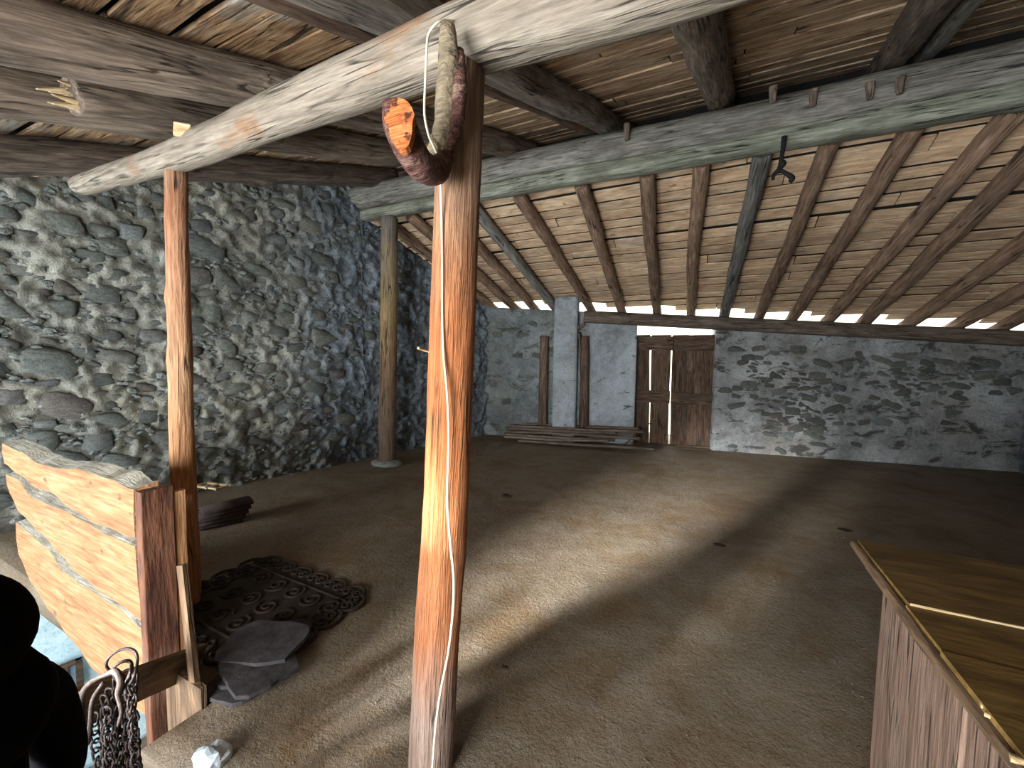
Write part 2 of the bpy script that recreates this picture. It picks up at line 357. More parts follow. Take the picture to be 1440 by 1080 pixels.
# floor slab (with the stair opening cut out)
def slab(name,rects,z,th,mat,res=0.12):
    vs=[];fs=[];idx={}
    def vid(x,y,k):
        key=(round(x,3),round(y,3),k)
        if key not in idx:
            idx[key]=len(vs); vs.append((x,y,z+(0.010*nz((x*1.5,y*1.5,0))+0.004*nz((x*6,y*6,0)) if k==0 else -th)))
        return idx[key]
    xs=sorted({r[0] for r in rects}|{r[1] for r in rects}); ys=sorted({r[2] for r in rects}|{r[3] for r in rects})
    def fill(a):
        out=[]
        for i in range(len(a)-1):
            n=max(1,int((a[i+1]-a[i])/res)); out+=[a[i]+(a[i+1]-a[i])*k/n for k in range(n)]
        return out+[a[-1]]
    X=fill(xs);Y=fill(ys)
    inside=lambda x,y:any(r[0]<x<r[1] and r[2]<y<r[3] for r in rects)
    for i in range(len(X)-1):
        for j in range(len(Y)-1):
            mx,my=(X[i]+X[i+1])/2,(Y[j]+Y[j+1])/2
            if not inside(mx,my): continue
            c=[(X[i],Y[j]),(X[i+1],Y[j]),(X[i+1],Y[j+1]),(X[i],Y[j+1])]
            fs.append(tuple(vid(x,y,0) for x,y in c)); fs.append(tuple(vid(x,y,1) for x,y in reversed(c)))
            for a,b,ox,oy in ((0,1,0,-1),(1,2,1,0),(2,3,0,1),(3,0,-1,0)):
                if not inside(mx+ox*(X[i+1]-X[i]),my+oy*(Y[j+1]-Y[j])):
                    fs.append((vid(*c[b],0),vid(*c[a],0),vid(*c[a],1),vid(*c[b],1)))
    return mesh_obj(name,vs,fs,mat,None,True)
SWX=-2.0; SWY=0.98
fl=slab('floor',[(-3.1,-1.0,YB,-1.2),(-1.0,4.6,YB,9.2),(SWX,-1.0,0.72,9.2),(-6.4,SWX,SWY,9.2)],0.0,0.22,M['floor']); fl['kind']='structure'

# walls
A=V((wlx(YB),YB,0)); Bc=V((wlx(7.25),7.25,0)); Ld=(Bc-A).normalized(); Ln=V((Ld.y,-Ld.x,0))
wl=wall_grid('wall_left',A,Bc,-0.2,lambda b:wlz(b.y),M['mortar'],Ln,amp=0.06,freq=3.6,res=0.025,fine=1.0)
def wall_pt(px,py): return on_plane(px,py,A,Ln)
# stones of the left wall
def stone_mesh(k):
    if k>=4:
        rg=random.Random(k*11+3); bm=bmesh.new()
        for _ in range(15+k%4):
            a=V((rg.gauss(0,1),rg.gauss(0,1),rg.gauss(0,1))).normalized()
            q=[math.copysign(abs(c)**0.6,c) for c in a]; f_=rg.uniform(0.8,1.1); bm.verts.new((q[0]*f_,q[1]*0.9,q[2]*f_))
        r=bmesh.ops.convex_hull(bm,input=bm.verts)
        bmesh.ops.delete(bm,geom=list({e for e in r['geom_interior']+r['geom_unused'] if isinstance(e,bmesh.types.BMVert)}),context='VERTS')
        bmesh.ops.dissolve_limit(bm,angle_limit=0.25,verts=bm.verts,edges=bm.edges)
        bmesh.ops.bevel(bm,geom=bm.edges[:],offset=0.13,segments=2,affect='EDGES',clamp_overlap=True)
        bmesh.ops.triangulate(bm,faces=bm.faces)
        for v in bm.verts: v.co*=1+0.06*nz(v.co*2.5+V((k,0,0)))
        me=bpy.data.meshes.new('stone'); bm.to_mesh(me); bm.free(); me.materials.append(M['stone'])
        me.polygons.foreach_set('use_smooth',[True]*len(me.polygons)); return me
    bm=bmesh.new(); bmesh.ops.create_icosphere(bm,subdivisions=2,radius=1)
    sd=k*7.3; pw=0.62
    for v in bm.verts:
        c=v.co; c=V((math.copysign(abs(c.x)**pw,c.x),math.copysign(abs(c.y)**0.8,c.y),math.copysign(abs(c.z)**pw,c.z)))
        c*=1+0.42*nz(c+V((sd,0,0)),0.9)+0.26*nz(c+V((0,sd,0)),2.1)+0.12*nz(c+V((0,0,sd)),5); v.co=c*0.92
    me=bpy.data.meshes.new('stone'); bm.to_mesh(me); bm.free(); me.materials.append(M['stone'])
    me.polygons.foreach_set('use_smooth',[True]*len(me.polygons)); return me
SM=[stone_mesh(k) for k in range(14)]
def put_stone(p,d,n,w_,h_,t_,tilt,parent,sink=0.25):
    o=bpy.data.objects.new('stone',random.choice(SM)); COL.objects.link(o); o.parent=parent
    z=V((0,0,1)); q=Matrix.Rotation(tilt,3,n); x=q@d; zz=q@z
    m=Matrix((x*w_/2,n*t_,zz*h_/2)).transposed().to_4x4(); m.translation=p-n*t_*sink; o.matrix_world=m
    return o
placed=[]
def free(u,z,w_,h_,sl=0.86):
    for (a,b,c,d) in placed:
        if ((u-a)/((w_+c)/2*sl))**2+((z-b)/((h_+d)/2*sl))**2<1: return False
    return True
big=[(67,510,93,50),(90,315,67,37),(95,403,47,30),(147,413,57,36),(23,433,60,40),(98,568,80,46),(290,347,60,38),(320,393,47,40),(207,387,50,24),
(187,330,36,28),(110,383,34,18),(283,317,34,24),(290,297,32,18),(217,473,44,24),(317,488,32,32),(328,513,32,22),(13,557,60,32),(210,583,50,30),(167,500,57,22),
(150,473,50,20),(113,473,36,24),(13,483,36,22),(160,347,50,34),(377,357,28,22),(373,403,28,16),(180,440,30,22),(80,353,32,18),(40,355,34,22),(60,620,60,34),(140,620,50,36),
(330,320,26,22),(352,300,22,24),(300,440,28,36),(352,445,26,20),(12,300,30,26),(205,300,28,26),(150,285,26,24),(390,300,22,18),(20,395,30,18),(240,560,40,30),(330,600,44,34),(400,620,40,24),(290,640,44,26)]
nst=0
for (px,py,ww,hh) in big:
    p=wall_pt(px,py); l=wall_pt(px-ww/2,py); r=wall_pt(px+ww/2,py); t=wall_pt(px,py-hh/2); b=wall_pt(px,py+hh/2)
    u=(p-A).dot(Ld); w_=(r-l).length; h_=(t-b).length
    placed.append((u,p.z,w_,h_)); put_stone(p,Ld,Ln,w_,h_,min(0.09,h_*0.45),random.uniform(-0.15,0.1),wl,0.4); nst+=1
for size,count in ((0.34,400),(0.24,900),(0.17,1800),(0.12,3200)):
    for _ in range(count):
        if nst>=296: break
        u=random.uniform(3.0,9.2); y=A.y+Ld.y*u; zt=wlz(y)-0.1; z=random.uniform(0.03,zt)
        if y>3.5 and random.random()<min(0.985,0.55+0.35*(y-3.5)): continue
        w_=size*random.uniform(0.8,1.35); h_=w_*random.uniform(0.42,0.8)
        if z+h_/2>zt or not free(u,z,w_,h_,0.92): continue
        placed.append((u,z,w_,h_)); p=A+Ld*u; put_stone(V((p.x,p.y,z)),Ld,Ln,w_,h_,min(0.08,h_*0.5),random.uniform(-0.3,0.25),wl,random.uniform(0.3,0.65)); nst+=1
# small rubble between the stones: one part
def chips(name,n,f,mat,parent):
    vs=[];fs=[]
    bm=bmesh.new(); bmesh.ops.create_icosphere(bm,subdivisions=1,radius=1); bv=[v.co.copy() for v in bm.verts]; bf=[tuple(v.index for v in f_.verts) for f_ in bm.faces]; bm.free()
    for _ in range(n):
        r=f()
        if not r: continue
        p,d,nn,a,b,c,tl=r; q=Matrix.Rotation(tl,3,nn); x=q@d*a; z=q@V((0,0,1))*b if abs(nn.z)<0.5 else nn.cross(q@d)*b; y=nn*c; k=len(vs); sd=random.random()*50
        for v in bv:
            g_=1+0.35*nz(v+V((sd,0,0)),1.3); vs.append(p+x*v.x*g_+y*v.y*g_+z*v.z*g_)
        fs+= [tuple(i+k for i in t) for t in bf]
    o=mesh_obj(name,vs,fs,mat,parent); o['kind']='stuff'; return o
def fchip():
    u=random.uniform(2.6,9.3); y=A.y+Ld.y*u; z=random.uniform(0,wlz(y)-0.05)
    if y>3.6 and random.random()<min(0.9,0.3+0.4*(y-3.6)): return None
    a=random.uniform(0.012,0.045); 
    if not free(u,z,a,a,0.8): return None
    p=A+Ld*u; return V((p.x,p.y,z)),Ld,Ln,a*1.3,a*random.uniform(0.4,0.9),a*0.55+0.01,random.uniform(-0.5,0.5)
chips('rubble',3800,fchip,M['stone'],wl)

# back wall: two stretches either side of the doorway, jambs included
dl=on_plane(893,560,BL,BN); dr=on_plane(1004,560,BL,BN)
ul=(V((dl.x,dl.y,0))-BL).dot(BD); ur=(V((dr.x,dr.y,0))-BL).dot(BD)
wtop=lambda b:zf(b.y)-0.0
us=(on_plane(795,500,BL,BN)-BL).dot(BD)
wb1=wall_grid('wall_back',BL-BD*0.3,BL+BD*us,-0.1,wtop,M['leftplaster'],BN,amp=0.03,freq=2.5,res=0.05,thick=0.45,fine=0.8)
wb3=wall_grid('wall_back',BL+BD*us,BL+BD*ul,-0.1,wtop,M['whiteplaster'],BN,amp=0.022,freq=2.5,res=0.06,thick=0.45)
wb2=wall_grid('wall_back',BL+BD*ur,BR+BD*0.4,-0.1,lambda b:wtop(b)-0.12,M['backplaster'],BN,amp=0.022,freq=2.5,res=0.06,thick=0.45)
# exposed stones on the right stretch
placed=[]; nb=0
for _ in range(6000):
    if nb>=190: break
    px=random.uniform(1015,1440); py=random.uniform(470,655)
    dens=0.25+0.75*max(math.exp(-((px-1130)/60)**2-((py-570)/55)**2),math.exp(-((px-1300)/75)**2-((py-530)/45)**2),0.6*math.exp(-((px-1080)/50)**2-((py-540)/60)**2))
    if random.random()>dens**4: continue
    p=on_plane(px,py,BL,BN); u=(p-BL).dot(BD); w_=random.uniform(0.10,0.36); h_=w_*random.uniform(0.3,0.62)
    if p.z<0.08 or p.z>zf(p.y)-0.45 or not free(u,p.z,w_,h_,0.72): continue
    placed.append((u,p.z,w_,h_)); put_stone(p,BD,BN,w_,h_,0.03,random.uniform(-0.35,0.25),wb2,random.uniform(0.1,0.5)); nb+=1
# patches of stone in the plaster of the left stretch
for px,py,w_,h_ in ((735,470,0.3,0.16),(755,500,0.22,0.14),(742,530,0.24,0.12),(765,475,0.2,0.12),(728,500,0.2,0.1),(750,455,0.18,0.1),(700,470,0.25,0.14),(690,540,0.3,0.15),(712,565,0.2,0.12)):
    p=on_plane(px,py,BL,BN); put_stone(p,BD,BN,w_,h_,0.03,random.uniform(-0.2,0.2),wb1,0.1)
# right wall, rear wall with the doorway, wall behind the stairwell side
wr=wall_grid('wall_right',V((4.05,YB,0)),V((4.1,9.1,0)),-0.1,lambda b:(zn(b.y)+0.1 if b.y<YR else zf(b.y)+0.05),M['mortar'],V((-1,0,0)),res=0.12)
for (a,b,z0,z1) in ((-6.6,-5.9,-2.7,2.0),(-4.7,-2.35,0.0,2.0),(-0.2,4.2,-0.1,2.0),(-2.35,-0.2,1.8,2.0),(-5.9,-4.7,1.75,2.0),(-5.9,-4.7,-0.1,0.3)):
    box_obj('wall_rear',((a+b)/2,YB-0.15,(z0+z1)/2),b-a,0.3,z1-z0,M['mortar'],bev=0,kind='structure')
# lower level seen through the stair opening
lowz=-2.6
ll=wall_grid('wall_lower',V((A.x-0.05,A.y,0)),V((wlx(3.4)-0.05,3.4,0)),lowz,lambda b:-0.2,M['bluewall'],Ln,res=0.08,amp=0.03)
box_obj('wall_lower_back',(-3.9,3.4,(lowz-0.22)/2),4.4,0.2,-0.22-lowz,M['bluewall'],bev=0,kind='structure')
box_obj('wall_lower_right',(-0.85,0.6,(lowz-0.22)/2),0.2,5.6,-0.22-lowz,M['bluewall'],bev=0,kind='structure')
box_obj('floor_lower',(-3.7,0.6,lowz-0.1),6.0,6.0,0.2,M['floor'],bev=0,kind='structure')
# window of the lower level
wp=on_plane(88,955,A,Ln)
wn=empty('window_1',wp); wn['kind']='structure'
for k,(du,dz,ww,hh) in enumerate(((0,0.13,0.26,0.04),(0,-0.13,0.26,0.04),(-0.11,0,0.05,0.30),(0.11,0,0.05,0.30),(0.02,0,0.04,0.26))):
    o=box_obj('window_frame',wp+Ld*du+V((0,0,dz))+Ln*0.02,ww,0.05,hh,M['door'],wn,0.004,(0,0,math.atan2(Ld.y,Ld.x)))
box_obj('pane',wp+Ln*0.01,0.22,0.01,0.26,plain('dusty_pane','8fa3b4',0.3,0,'6d8094',3),wn,0,(0,0,math.atan2(Ld.y,Ld.x)))

# ------------------------------------------------------------------ ceiling: boards under the slates
def slope_mesh(name,Y0,Y1,fz,off,th):
    vs=[];x0,x1=-6.9,4.9
    for (x,y) in ((x0,Y0),(x1,Y0),(x1,Y1),(x0,Y1)): vs.append((x,y,fz(y)+off))
    for (x,y) in ((x0,Y0),(x1,Y0),(x1,Y1),(x0,Y1)): vs.append((x,y,fz(y)+off+th))
    return mesh_obj(name,vs,[(0,1,2,3),(7,6,5,4),(0,4,5,1),(1,5,6,2),(2,6,7,3),(3,7,4,0)],M['roofing'])
YC=5.45
c1=slope_mesh('ceiling',-2.7,YC,zn,0.30,0.06); c1['kind']='structure'
def eaveY(x): return 7.17+(x+4.12)*0.1714+0.16
def roof_far():
    vs=[]
    for off in (0.25,0.31):
        for (x,y) in ((-6.9,4.61),(4.9,4.61),(4.9,eaveY(4.9)),(-6.9,eaveY(-6.9))): vs.append((x,y,zf(y)+off))
    return mesh_obj('ceiling',vs,[(0,1,2,3),(7,6,5,4),(0,4,5,1),(1,5,6,2),(2,6,7,3),(3,7,4,0)],M['roofing'])
c2=roof_far(); c2['kind']='structure'
box_obj('ridge_closure',(-1.0,YC-0.03,(zn(YC)+0.3+zf(YC)+0.29)/2),11.8,0.04,zn(YC)+0.3-zf(YC)-0.29,M['roofing'],c1,0)
def boards(parent,Y0,Y1,fz,slope,off,wmin,wmax,mat,gap,th=0.022,wob=0.008,wane=0.0,lift=0.006,cut=False):
    y=Y0; n=0; cosl=1/math.sqrt(1+slope*slope)
    while y<Y1:
        wd=random.uniform(wmin,wmax); xs=[-6.6]; 
        while xs[-1]<4.6: xs.append(xs[-1]+random.uniform(2.2,4.6))
        yc=y+wd*cosl/2
        xs[0]+=random.uniform(-1.5,0)
        for a,b in zip(xs[:-1],xs[1:]):
            if cut:
                a=max(a,(yc-0.12-7.17)/0.1714-4.12)
                if a>min(b,4.9)-0.2: continue
            p0=V((a+0.006,yc,fz(yc)+off+random.uniform(0,lift))); b=min(b,4.9); p1=V((b-0.006,yc+random.uniform(-0.006,0.006),p0.z+random.uniform(-0.003,0.003)))
            o=board('roof_board',p0,p1,wd,th,mat,V((0,-slope,1)),None,seg=max(6,int((b-a)/0.35)),wob=wob,wane=wane,warp=0.003); o.parent=parent; n+=1
        y+=wd*cosl+gap()
    return n
nA=boards(c1,-2.5,2.9,zn,0.32,0.235,0.17,0.25,M['plank_near'],lambda:random.choice([0.012,0.02,0.035,0.05]),wob=0.012,wane=0.02,lift=0.012)
nA+=boards(c1,2.95,YC-0.12,zn,0.32,0.235,0.12,0.19,M['plank_high_lit'],lambda:random.choice([0.01,0.018,0.03]),th=0.018,wob=0.012,wane=0.016,lift=0.014)
nB=boards(c2,4.63,9.3,zf,-0.387,0.185,0.13,0.185,M['plank_far'],lambda:random.choice([0.028,0.035,0.045,0.06]),th=0.016,wob=0.008,wane=0.012,cut=True)
print('boards',nA,nB,'stones',nst,nb)

# ------------------------------------------------------------------ big timbers
def thing_log(name,label,cat,*a,group=None,**k):
    o=log(name,*a,**k); tag(o,label,cat,group); return o
# near purlin
P=[on_y(112,262,1.3),on_y(250,220,1.3),on_y(650,57,1.3),on_y(880,-18,1.3)]
pdir=(P[3]-P[1])
pe=P[1]+pdir*((3.9-P[1].x)/pdir.x)
def long_beam(name,pts,rads,mat,ns=20,rough=0.05,sq=2.0,asp=1.0):
    """irregular round timber through world points, in local X-along space"""
    p0,p1=pts[0],pts[-1]; m=frame_mat(p0,p1); mi=m.inverted(); L=[mi@p for p in pts]; tot=L[-1].x; seg=int(tot/0.08); vs=[];fs=[]; sd=random.random()*60
    for j in range(seg+1):
        x=tot*j/seg; i=0
        while i<len(L)-2 and x>L[i+1].x: i+=1
        t=(x-L[i].x)/(L[i+1].x-L[i].x); t=min(max(t,0),1); ts=t*t*(3-2*t)*0.3+t*0.7; c=L[i].lerp(L[i+1],ts); r=rads[i]+(rads[i+1]-rads[i])*t
        if j in (0,seg): r*=0.93
        for k in range(ns):
            th=2*math.pi*k/ns; cc,ss=math.cos(th),math.sin(th); rr=1/((abs(cc)**sq+abs(ss)**sq)**(1/sq))
            g_=1+rough*(nz((x*1.6,cc*1.2+sd,ss*1.2))*1.2+0.6*nz((x*6,cc*2.5+sd,ss*2.5)))
            vs.append((x,c.y+r*rr*cc*g_,c.z+r*asp*rr*ss*g_+0.012*nz((x*0.9,sd,3))))
    for j in range(seg):
        for k in range(ns):
            k2=(k+1)%ns; fs.append((j*ns+k,j*ns+k2,(j+1)*ns+k2,(j+1)*ns+k))
    fs.append(tuple(reversed(range(ns)))); fs.append(tuple(range(seg*ns,(seg+1)*ns)))
    o=mesh_obj(name,vs,fs,mat,None,True); o.matrix_world=m; return o
pur=long_beam('purlin',[P[0],P[1],P[2],P[3],pe],[0.065,0.080,0.112,0.118,0.12],M['purlin'],24,0.06)
tag(pur,'pale debarked round log spanning from the left wall over the orange post','beam')
# ridge beam: round upper log and green-grey squared timber under it
def rp(px,py): return on_y(px,py,YR)
ru=[rp(470,287),rp(600,262),rp(1000,186),rp(1440,98)]; rd=ru[3]-ru[2]; ru.append(ru[3]+rd*((4.3-ru[3].x)/rd.x))
rb=long_beam('ridge_beam',ru,[0.16,0.17,0.17,0.19,0.19],M['ridge'],22,0.06,2.3)
tag(rb,'thick weathered grey ridge log running across the roof above a greenish timber','beam')
rl=[rp(515,304),rp(700,268),rp(1000,216),rp(1440,134)]; rd=rl[3]-rl[2]; rl.append(rl[3]+rd*((4.3-rl[3].x)/rd.x))
rl=[p+V((0,-0.045,-0.015)) for p in rl]
rlo=long_beam('tie_timber',rl,[0.085,0.095,0.095,0.105,0.105],M['ridge_low'],20,0.03,5.0,0.85)
tag(rlo,'greenish grey squared timber lying along the underside of the ridge log','beam')
# far rafters
fr=[((563,330),(690,430),0.07,0,'rafter pole of the far roof slope nearest the left stone wall'),
((582,308),(725,433),0.07,0,'second rafter pole of the far roof slope from the left stone wall'),
((670,345),(753,435),0.07,0,'brown rafter pole of the far slope just left of the grey one by the pillar'),
((672,298),(778,430),0.07,1,'grey rafter pole of the far roof slope ending left of the pale plaster pillar'),
((737,287),(833,440),0.07,0,'brown rafter pole of the far roof slope ending just right of the pale plaster pillar'),
((820,270),(875,440),0.072,0,'brown rafter pole of the far roof slope ending left of the plank door'),
((910,255),(925,442),0.07,0,'brown rafter pole of the far roof slope above the left leaf of the plank door'),
((985,243),(972,445),0.07,0,'brown rafter pole of the far roof slope above the right leaf of the plank door'),
((1070,230),(1018,445),0.075,1,'dark grey rafter pole of the far roof slope right of the plank door'),
((1162,215),(1066,447),0.068,0,'brown rafter pole of the far roof slope right of the dark grey one'),
((1275,193),(1113,448),0.074,0,'second brown rafter pole of the far roof slope right of the dark grey one'),
((1415,170),(1165,450),0.078,0,'third brown rafter pole of the far roof slope right of the dark grey one'),
((1440,235),(1222,446),0.085,0,'fourth brown rafter pole of the far roof slope right of the dark grey one'),
((1440,346),(1290,447),0.08,0,'third rafter pole of the far roof slope from the dark right wall'),
((1440,408),(1360,450),0.08,0,'second rafter pole of the far roof slope from the dark right wall'),
((1470,430),(1425,452),0.075,0,'rafter pole of the far roof slope nearest the dark right wall')]
pf=V((0,4.7,zf(4.7)+0.075)); nf=V((0,0.387,1)).normalized()
prevx=None
for (a,b,r,gy,lab) in fr:
    p=on_plane(*a,pf,nf); q=on_plane(*b,pf,nf); d=q-p
    if gy==0 and a[0]>=1440 : d.x=min(max(d.x,-0.25),0.1)
    top=q-d*((q.y-(YR+0.22))/d.y); bot=q+d*((eaveY(q.x)+0.1-q.y)/d.y)
    print('far',round(top.x,2),round(bot.x,2))
    thing_log('rafter',lab,'rafter',top,bot,r*1.2,r*1.08,M['rafter_grey'] if gy else M['rafter'],bend=0.03,knots=5,rough=0.08,ns=12,group='rafter poles of the far roof slope')
# near rafters (ridge end px, px further up the picture, radius, shape)
pn=V((0,1.3,zn(1.3)+0.11)); nn_=V((0,-0.32,1)).normalized()
nr=[((545,250),(0,215),0.125,'beam_dark',2.6,'dark squared rafter lying against the left stone wall'),
((548,214),(0,135),0.12,'beam_dark',2.6,'brown grey rafter above the left post with a broken timber beside it'),
((748,213),(200,85),0.125,'beam_dark',2.2,'thick round grey brown rafter crossing over the pale purlin left of the post'),
((862,192),(505,30),0.085,'beam_brown',2.1,'slim round brown rafter passing over the purlin just left of the hook post'),
((885,190),(640,55),0.095,'beam_grey',7.0,'squared grey rafter passing over the purlin at the hook post'),
((1018,158),(976,0),0.125,'beam_dark',2.0,'thick round knobbly rafter with a rounded end on the ridge log'),
((1232,112),(1318,0),0.11,'beam_dark',2.6,'dark near rafter beside a pale squared strip at the right'),
((1275,110),(1368,0),0.055,'ridge',6.0,'narrow pale blue grey squared strip beside the dark right rafter')]
for (e,f_,r,mt,sq,lab) in nr:
    p=on_plane(*e,pn,nn_); q=on_plane(*f_,pn,nn_); d=q-p
    end=p-d.normalized()*0.12 if e[0]!=748 else p
    print('near',[round(v,2) for v in p],[round(v,2) for v in q])
    st=q+d*((-2.35-q.y)/d.y)
    thing_log('rafter',lab,'rafter',st,end,r*1.05,r,M[mt],sq=sq,bend=0.04,knots=4 if sq<3 else 0,rough=0.06,ns=20,group='rafters of the near roof slope')
# broken timber lapped on the second rafter
p=on_plane(100,135,pn-V((0,0,0.10)),nn_); q=on_plane(390,188,pn-V((0,0,0.10)),nn_)
bt=empty('broken_timber',p); tag(bt,'split half timber with a pale splintered end lying along a rafter','timber')
log('timber',p,q,0.085,0.075,M['beam_dark'],bt,sq=3.5,rough=0.05)
for k in range(9):
    a=p+V((random.uniform(-0.03,0.03),random.uniform(-0.06,0.06),random.uniform(-0.06,0.06)))
    log('splinter',a+(q-p).normalized()*0.05,a-(q-p).normalized()*random.uniform(0.02,0.10)+V((0,0,random.uniform(-.02,.02))),0.018,0.003,M['splinter'],bt,rough=0.15,ns=5,seg=3,bend=0.0)
# wall plate of the back wall
q0=BL+BD*(on_plane(822,448,BL,BN)-BL).dot(BD); q1=BR+BD*0.3
p0=V((q0.x,q0.y,zf(q0.y)-0.10))+BN*0.03; p1=V((q1.x,q1.y,zf(q1.y)-0.10))+BN*0.03
thing_log('wall_plate','long grey brown timber on top of the back wall over the door','beam',p0,p1,0.11,0.11,M['beam_dark'],sq=5,bend=0.0,rough=0.03,asp=1.0)
# plaster pillar (flue) against the back wall
pl=on_plane(782,500,BL,BN); pr=on_plane(813,500,BL,BN); w_=(pr-pl).length; pc=(pl+pr)/2; zt=on_plane(798,420,BL,BN).z
th=math.atan2(BD.y,BD.x)
vs_=[];
pil=wall_grid('pillar',V((pl.x,pl.y,0))+BN*0.26,V((pr.x,pr.y,0))+BN*0.26,0,zt,M['whiteplaster'],BN,res=0.06,amp=0.03,thick=0.3,kind=None)
tag(pil,'narrow pale plastered pillar rising from the floor to the far rafters','pillar')
for dx in (-0.22,0.55):
    c=V((pl.x,pl.y,0))+BD*dx+BN*0.06
    thing_log('stud','dark stained upright timber '+('left' if dx<0 else 'right')+' of the pale plaster pillar','timber',c,c+V((0,0,2.0)),0.09,0.08,M['beam_brown'],sq=3,bend=0.02)
# crumbled beam end right of the pillar
c=on_plane(823,455,BL,BN)+BN*0.12
for k in range(3):
    a=c+BD*random.uniform(-0.12,0.12)+V((0,0,random.uniform(-0.25,0.12)))
    tag(log('timber_scrap',a,a+V((random.uniform(-.15,.15),-0.05,random.uniform(-0.22,0.22))),0.03,0.02,M['beam_dark'],sq=3,seg=4,ns=8),['rotted dark timber scrap highest beside the head of the pale pillar','rotted dark timber scrap jutting toward the door from the wall plate end','rotted dark timber scrap pointing down beside the pale pillar'][k],'timber','rotted timber scraps by the pale pillar')

# ------------------------------------------------------------------ posts
b0=on_y(605,1175,1.2); b0.z=0.0; t0=on_y(650,92,1.3)
hp=thing_log('post','tall worn orange post with a white cable and branch hook, nearest the camera','post',b0,t0,0.083,0.080,M['post'],rough=0.05,bend=0.012,ns=32,sq=2.4,seg=60)
lt=on_y(247,238,1.32); lbx=on_y(264,880,1.32); lb=V((lbx.x,lbx.y,0))
thing_log('post','knobbly debarked orange brown post under the pale purlin before the stone wall','post',lb,lt,0.068,0.055,M['post_left'],rough=0.09,bend=0.03,ns=20,knots=9,seg=50)
fb=on_z(544,648,0.05); ft=V((on_y(548,306,fb.y).x,fb.y,on_y(548,306,fb.y).z))
print('far post',fb,ft)
thing_log('post','straight far post under the left end of the ridge beam','post',fb,ft,0.125,0.115,M['post_far'],rough=0.04,bend=0.01,ns=20,knots=2)
st=mesh_obj('base_stone',*(lambda L:(L[0],L[1]))((lambda bm:(bmesh.ops.create_icosphere(bm,subdivisions=2,radius=1),([ (v.co.x*0.26,v.co.y*0.2,v.co.z*0.06*(1+0.3*nz(v.co*2))) for v in bm.verts],[tuple(x.index for x in f.verts) for f in bm.faces]))[1])(bmesh.new())),M['stone'],None,True)
st.location=(fb.x,fb.y,0.02); tag(st,'flat grey stone under the foot of the far post','stone')

# door
dY=BN*(-0.22)
def dpt(px,py): return on_plane(px,py,BL+dY,BN)
dor=empty('door_1',dpt(948,626)); dor['kind']='structure'
def dboard(name,x0,y0,x1,y1,wpx,off,th=0.03,mat=None):
    a=dpt(x0,y0)+BN*off; b=dpt(x1,y1)+BN*off; wd=wpx/570*(dpt(948,550)-CAM).dot(fw)
    return board(name,a,b,wd,th,mat or M['door'],BN,dor,seg=10,wob=0.004,wane=0.012)
zb=628
for (xt,xb,wt) in ((903,901,22),(930,926,25),(957,953,21),(978.5,974.5,22),(999,993.5,20)):
    dboard('door_board',xt,471,xb,zb,wt,0)
dboard('door_rail',893,482,946,483,20,0.032); dboard('door_rail',947,483,1008,484,19,0.032)
dboard('door_rail',893,556,942,558,17,0.032); dboard('door_rail',943,560,1003,562,15,0.032)
dboard('latch_block',944,558,968,559,13,0.066,0.025)
dboard('door_rail',893,624,1000,630,6,0.032)
# threshold
hb=BL+BD*((ul+ur)/2)
box_obj('trim_1',(hb.x-BN.x*0.2,hb.y-BN.y*0.2,-0.05),ur-ul,0.5,0.1,M['floor'],bev=0.01,rot=(0,0,th),kind='structure')

# ------------------------------------------------------------------ outside
g=mesh_obj('ground_outside',[(-60,9.2,-0.6),(60,9.2,-0.6),(60,60,0.5),(-60,60,0.5)],[(0,1,2,3)],M['hill']); g['kind']='structure'
vs=[];fs=[]
for i in range(41):
    for j in range(13):
        x=-70+3.5*i; y=22+4*j; vs.append((x,y,-0.6+ (j/12)**0.8*14+1.2*nz((x*0.1,y*0.1,0))))
for i in range(40):
    for j in range(12): fs.append((i*13+j,(i+1)*13+j,(i+1)*13+j+1,i*13+j+1))
hl=mesh_obj('hillside',vs,fs,M['hill'],None,True); hl['kind']='structure'

# ------------------------------------------------------------------ hook, cable, nail on the main post
def pp(px,py,Y): return on_y(px,py,Y)
hk=empty('branch_hook',pp(622,245,1.19)); tag(hk,'forked branch hook with grey shank and orange sawn end hanging on the main post','hook')
def branch(name,pts,rads,mat,ns=18,flat=0.0):
    return tube(name,pts,rads,mat,hk,ns=ns,sub=6)
sh=branch('shank',[pp(631,38,1.12),pp(632,80,1.13),pp(628,140,1.15),pp(623,190,1.16),pp(612,236,1.14),pp(598,240,1.09)],[0.024,0.036,0.038,0.041,0.040,0.030],M['hook_grey'])
rn=branch('shank_bark',[pp(648,72,1.15),pp(646,120,1.15),pp(640,180,1.16),pp(628,222,1.16)],[0.014,0.024,0.024,0.014],M['bark'])
ar=branch('arm',[pp(624,222,1.16),pp(612,240,1.10),pp(594,234,1.02),pp(576,210,0.96),pp(563,178,0.93),pp(558,148,0.92)],[0.034,0.043,0.045,0.046,0.047,0.040],M['bark'])
for o in (sh,rn,ar):
    for v in o.data.vertices:
        k=0.006*(nz(v.co,9)+0.5*nz(v.co,40)); v.co+=V((k,k*0.6,-k))
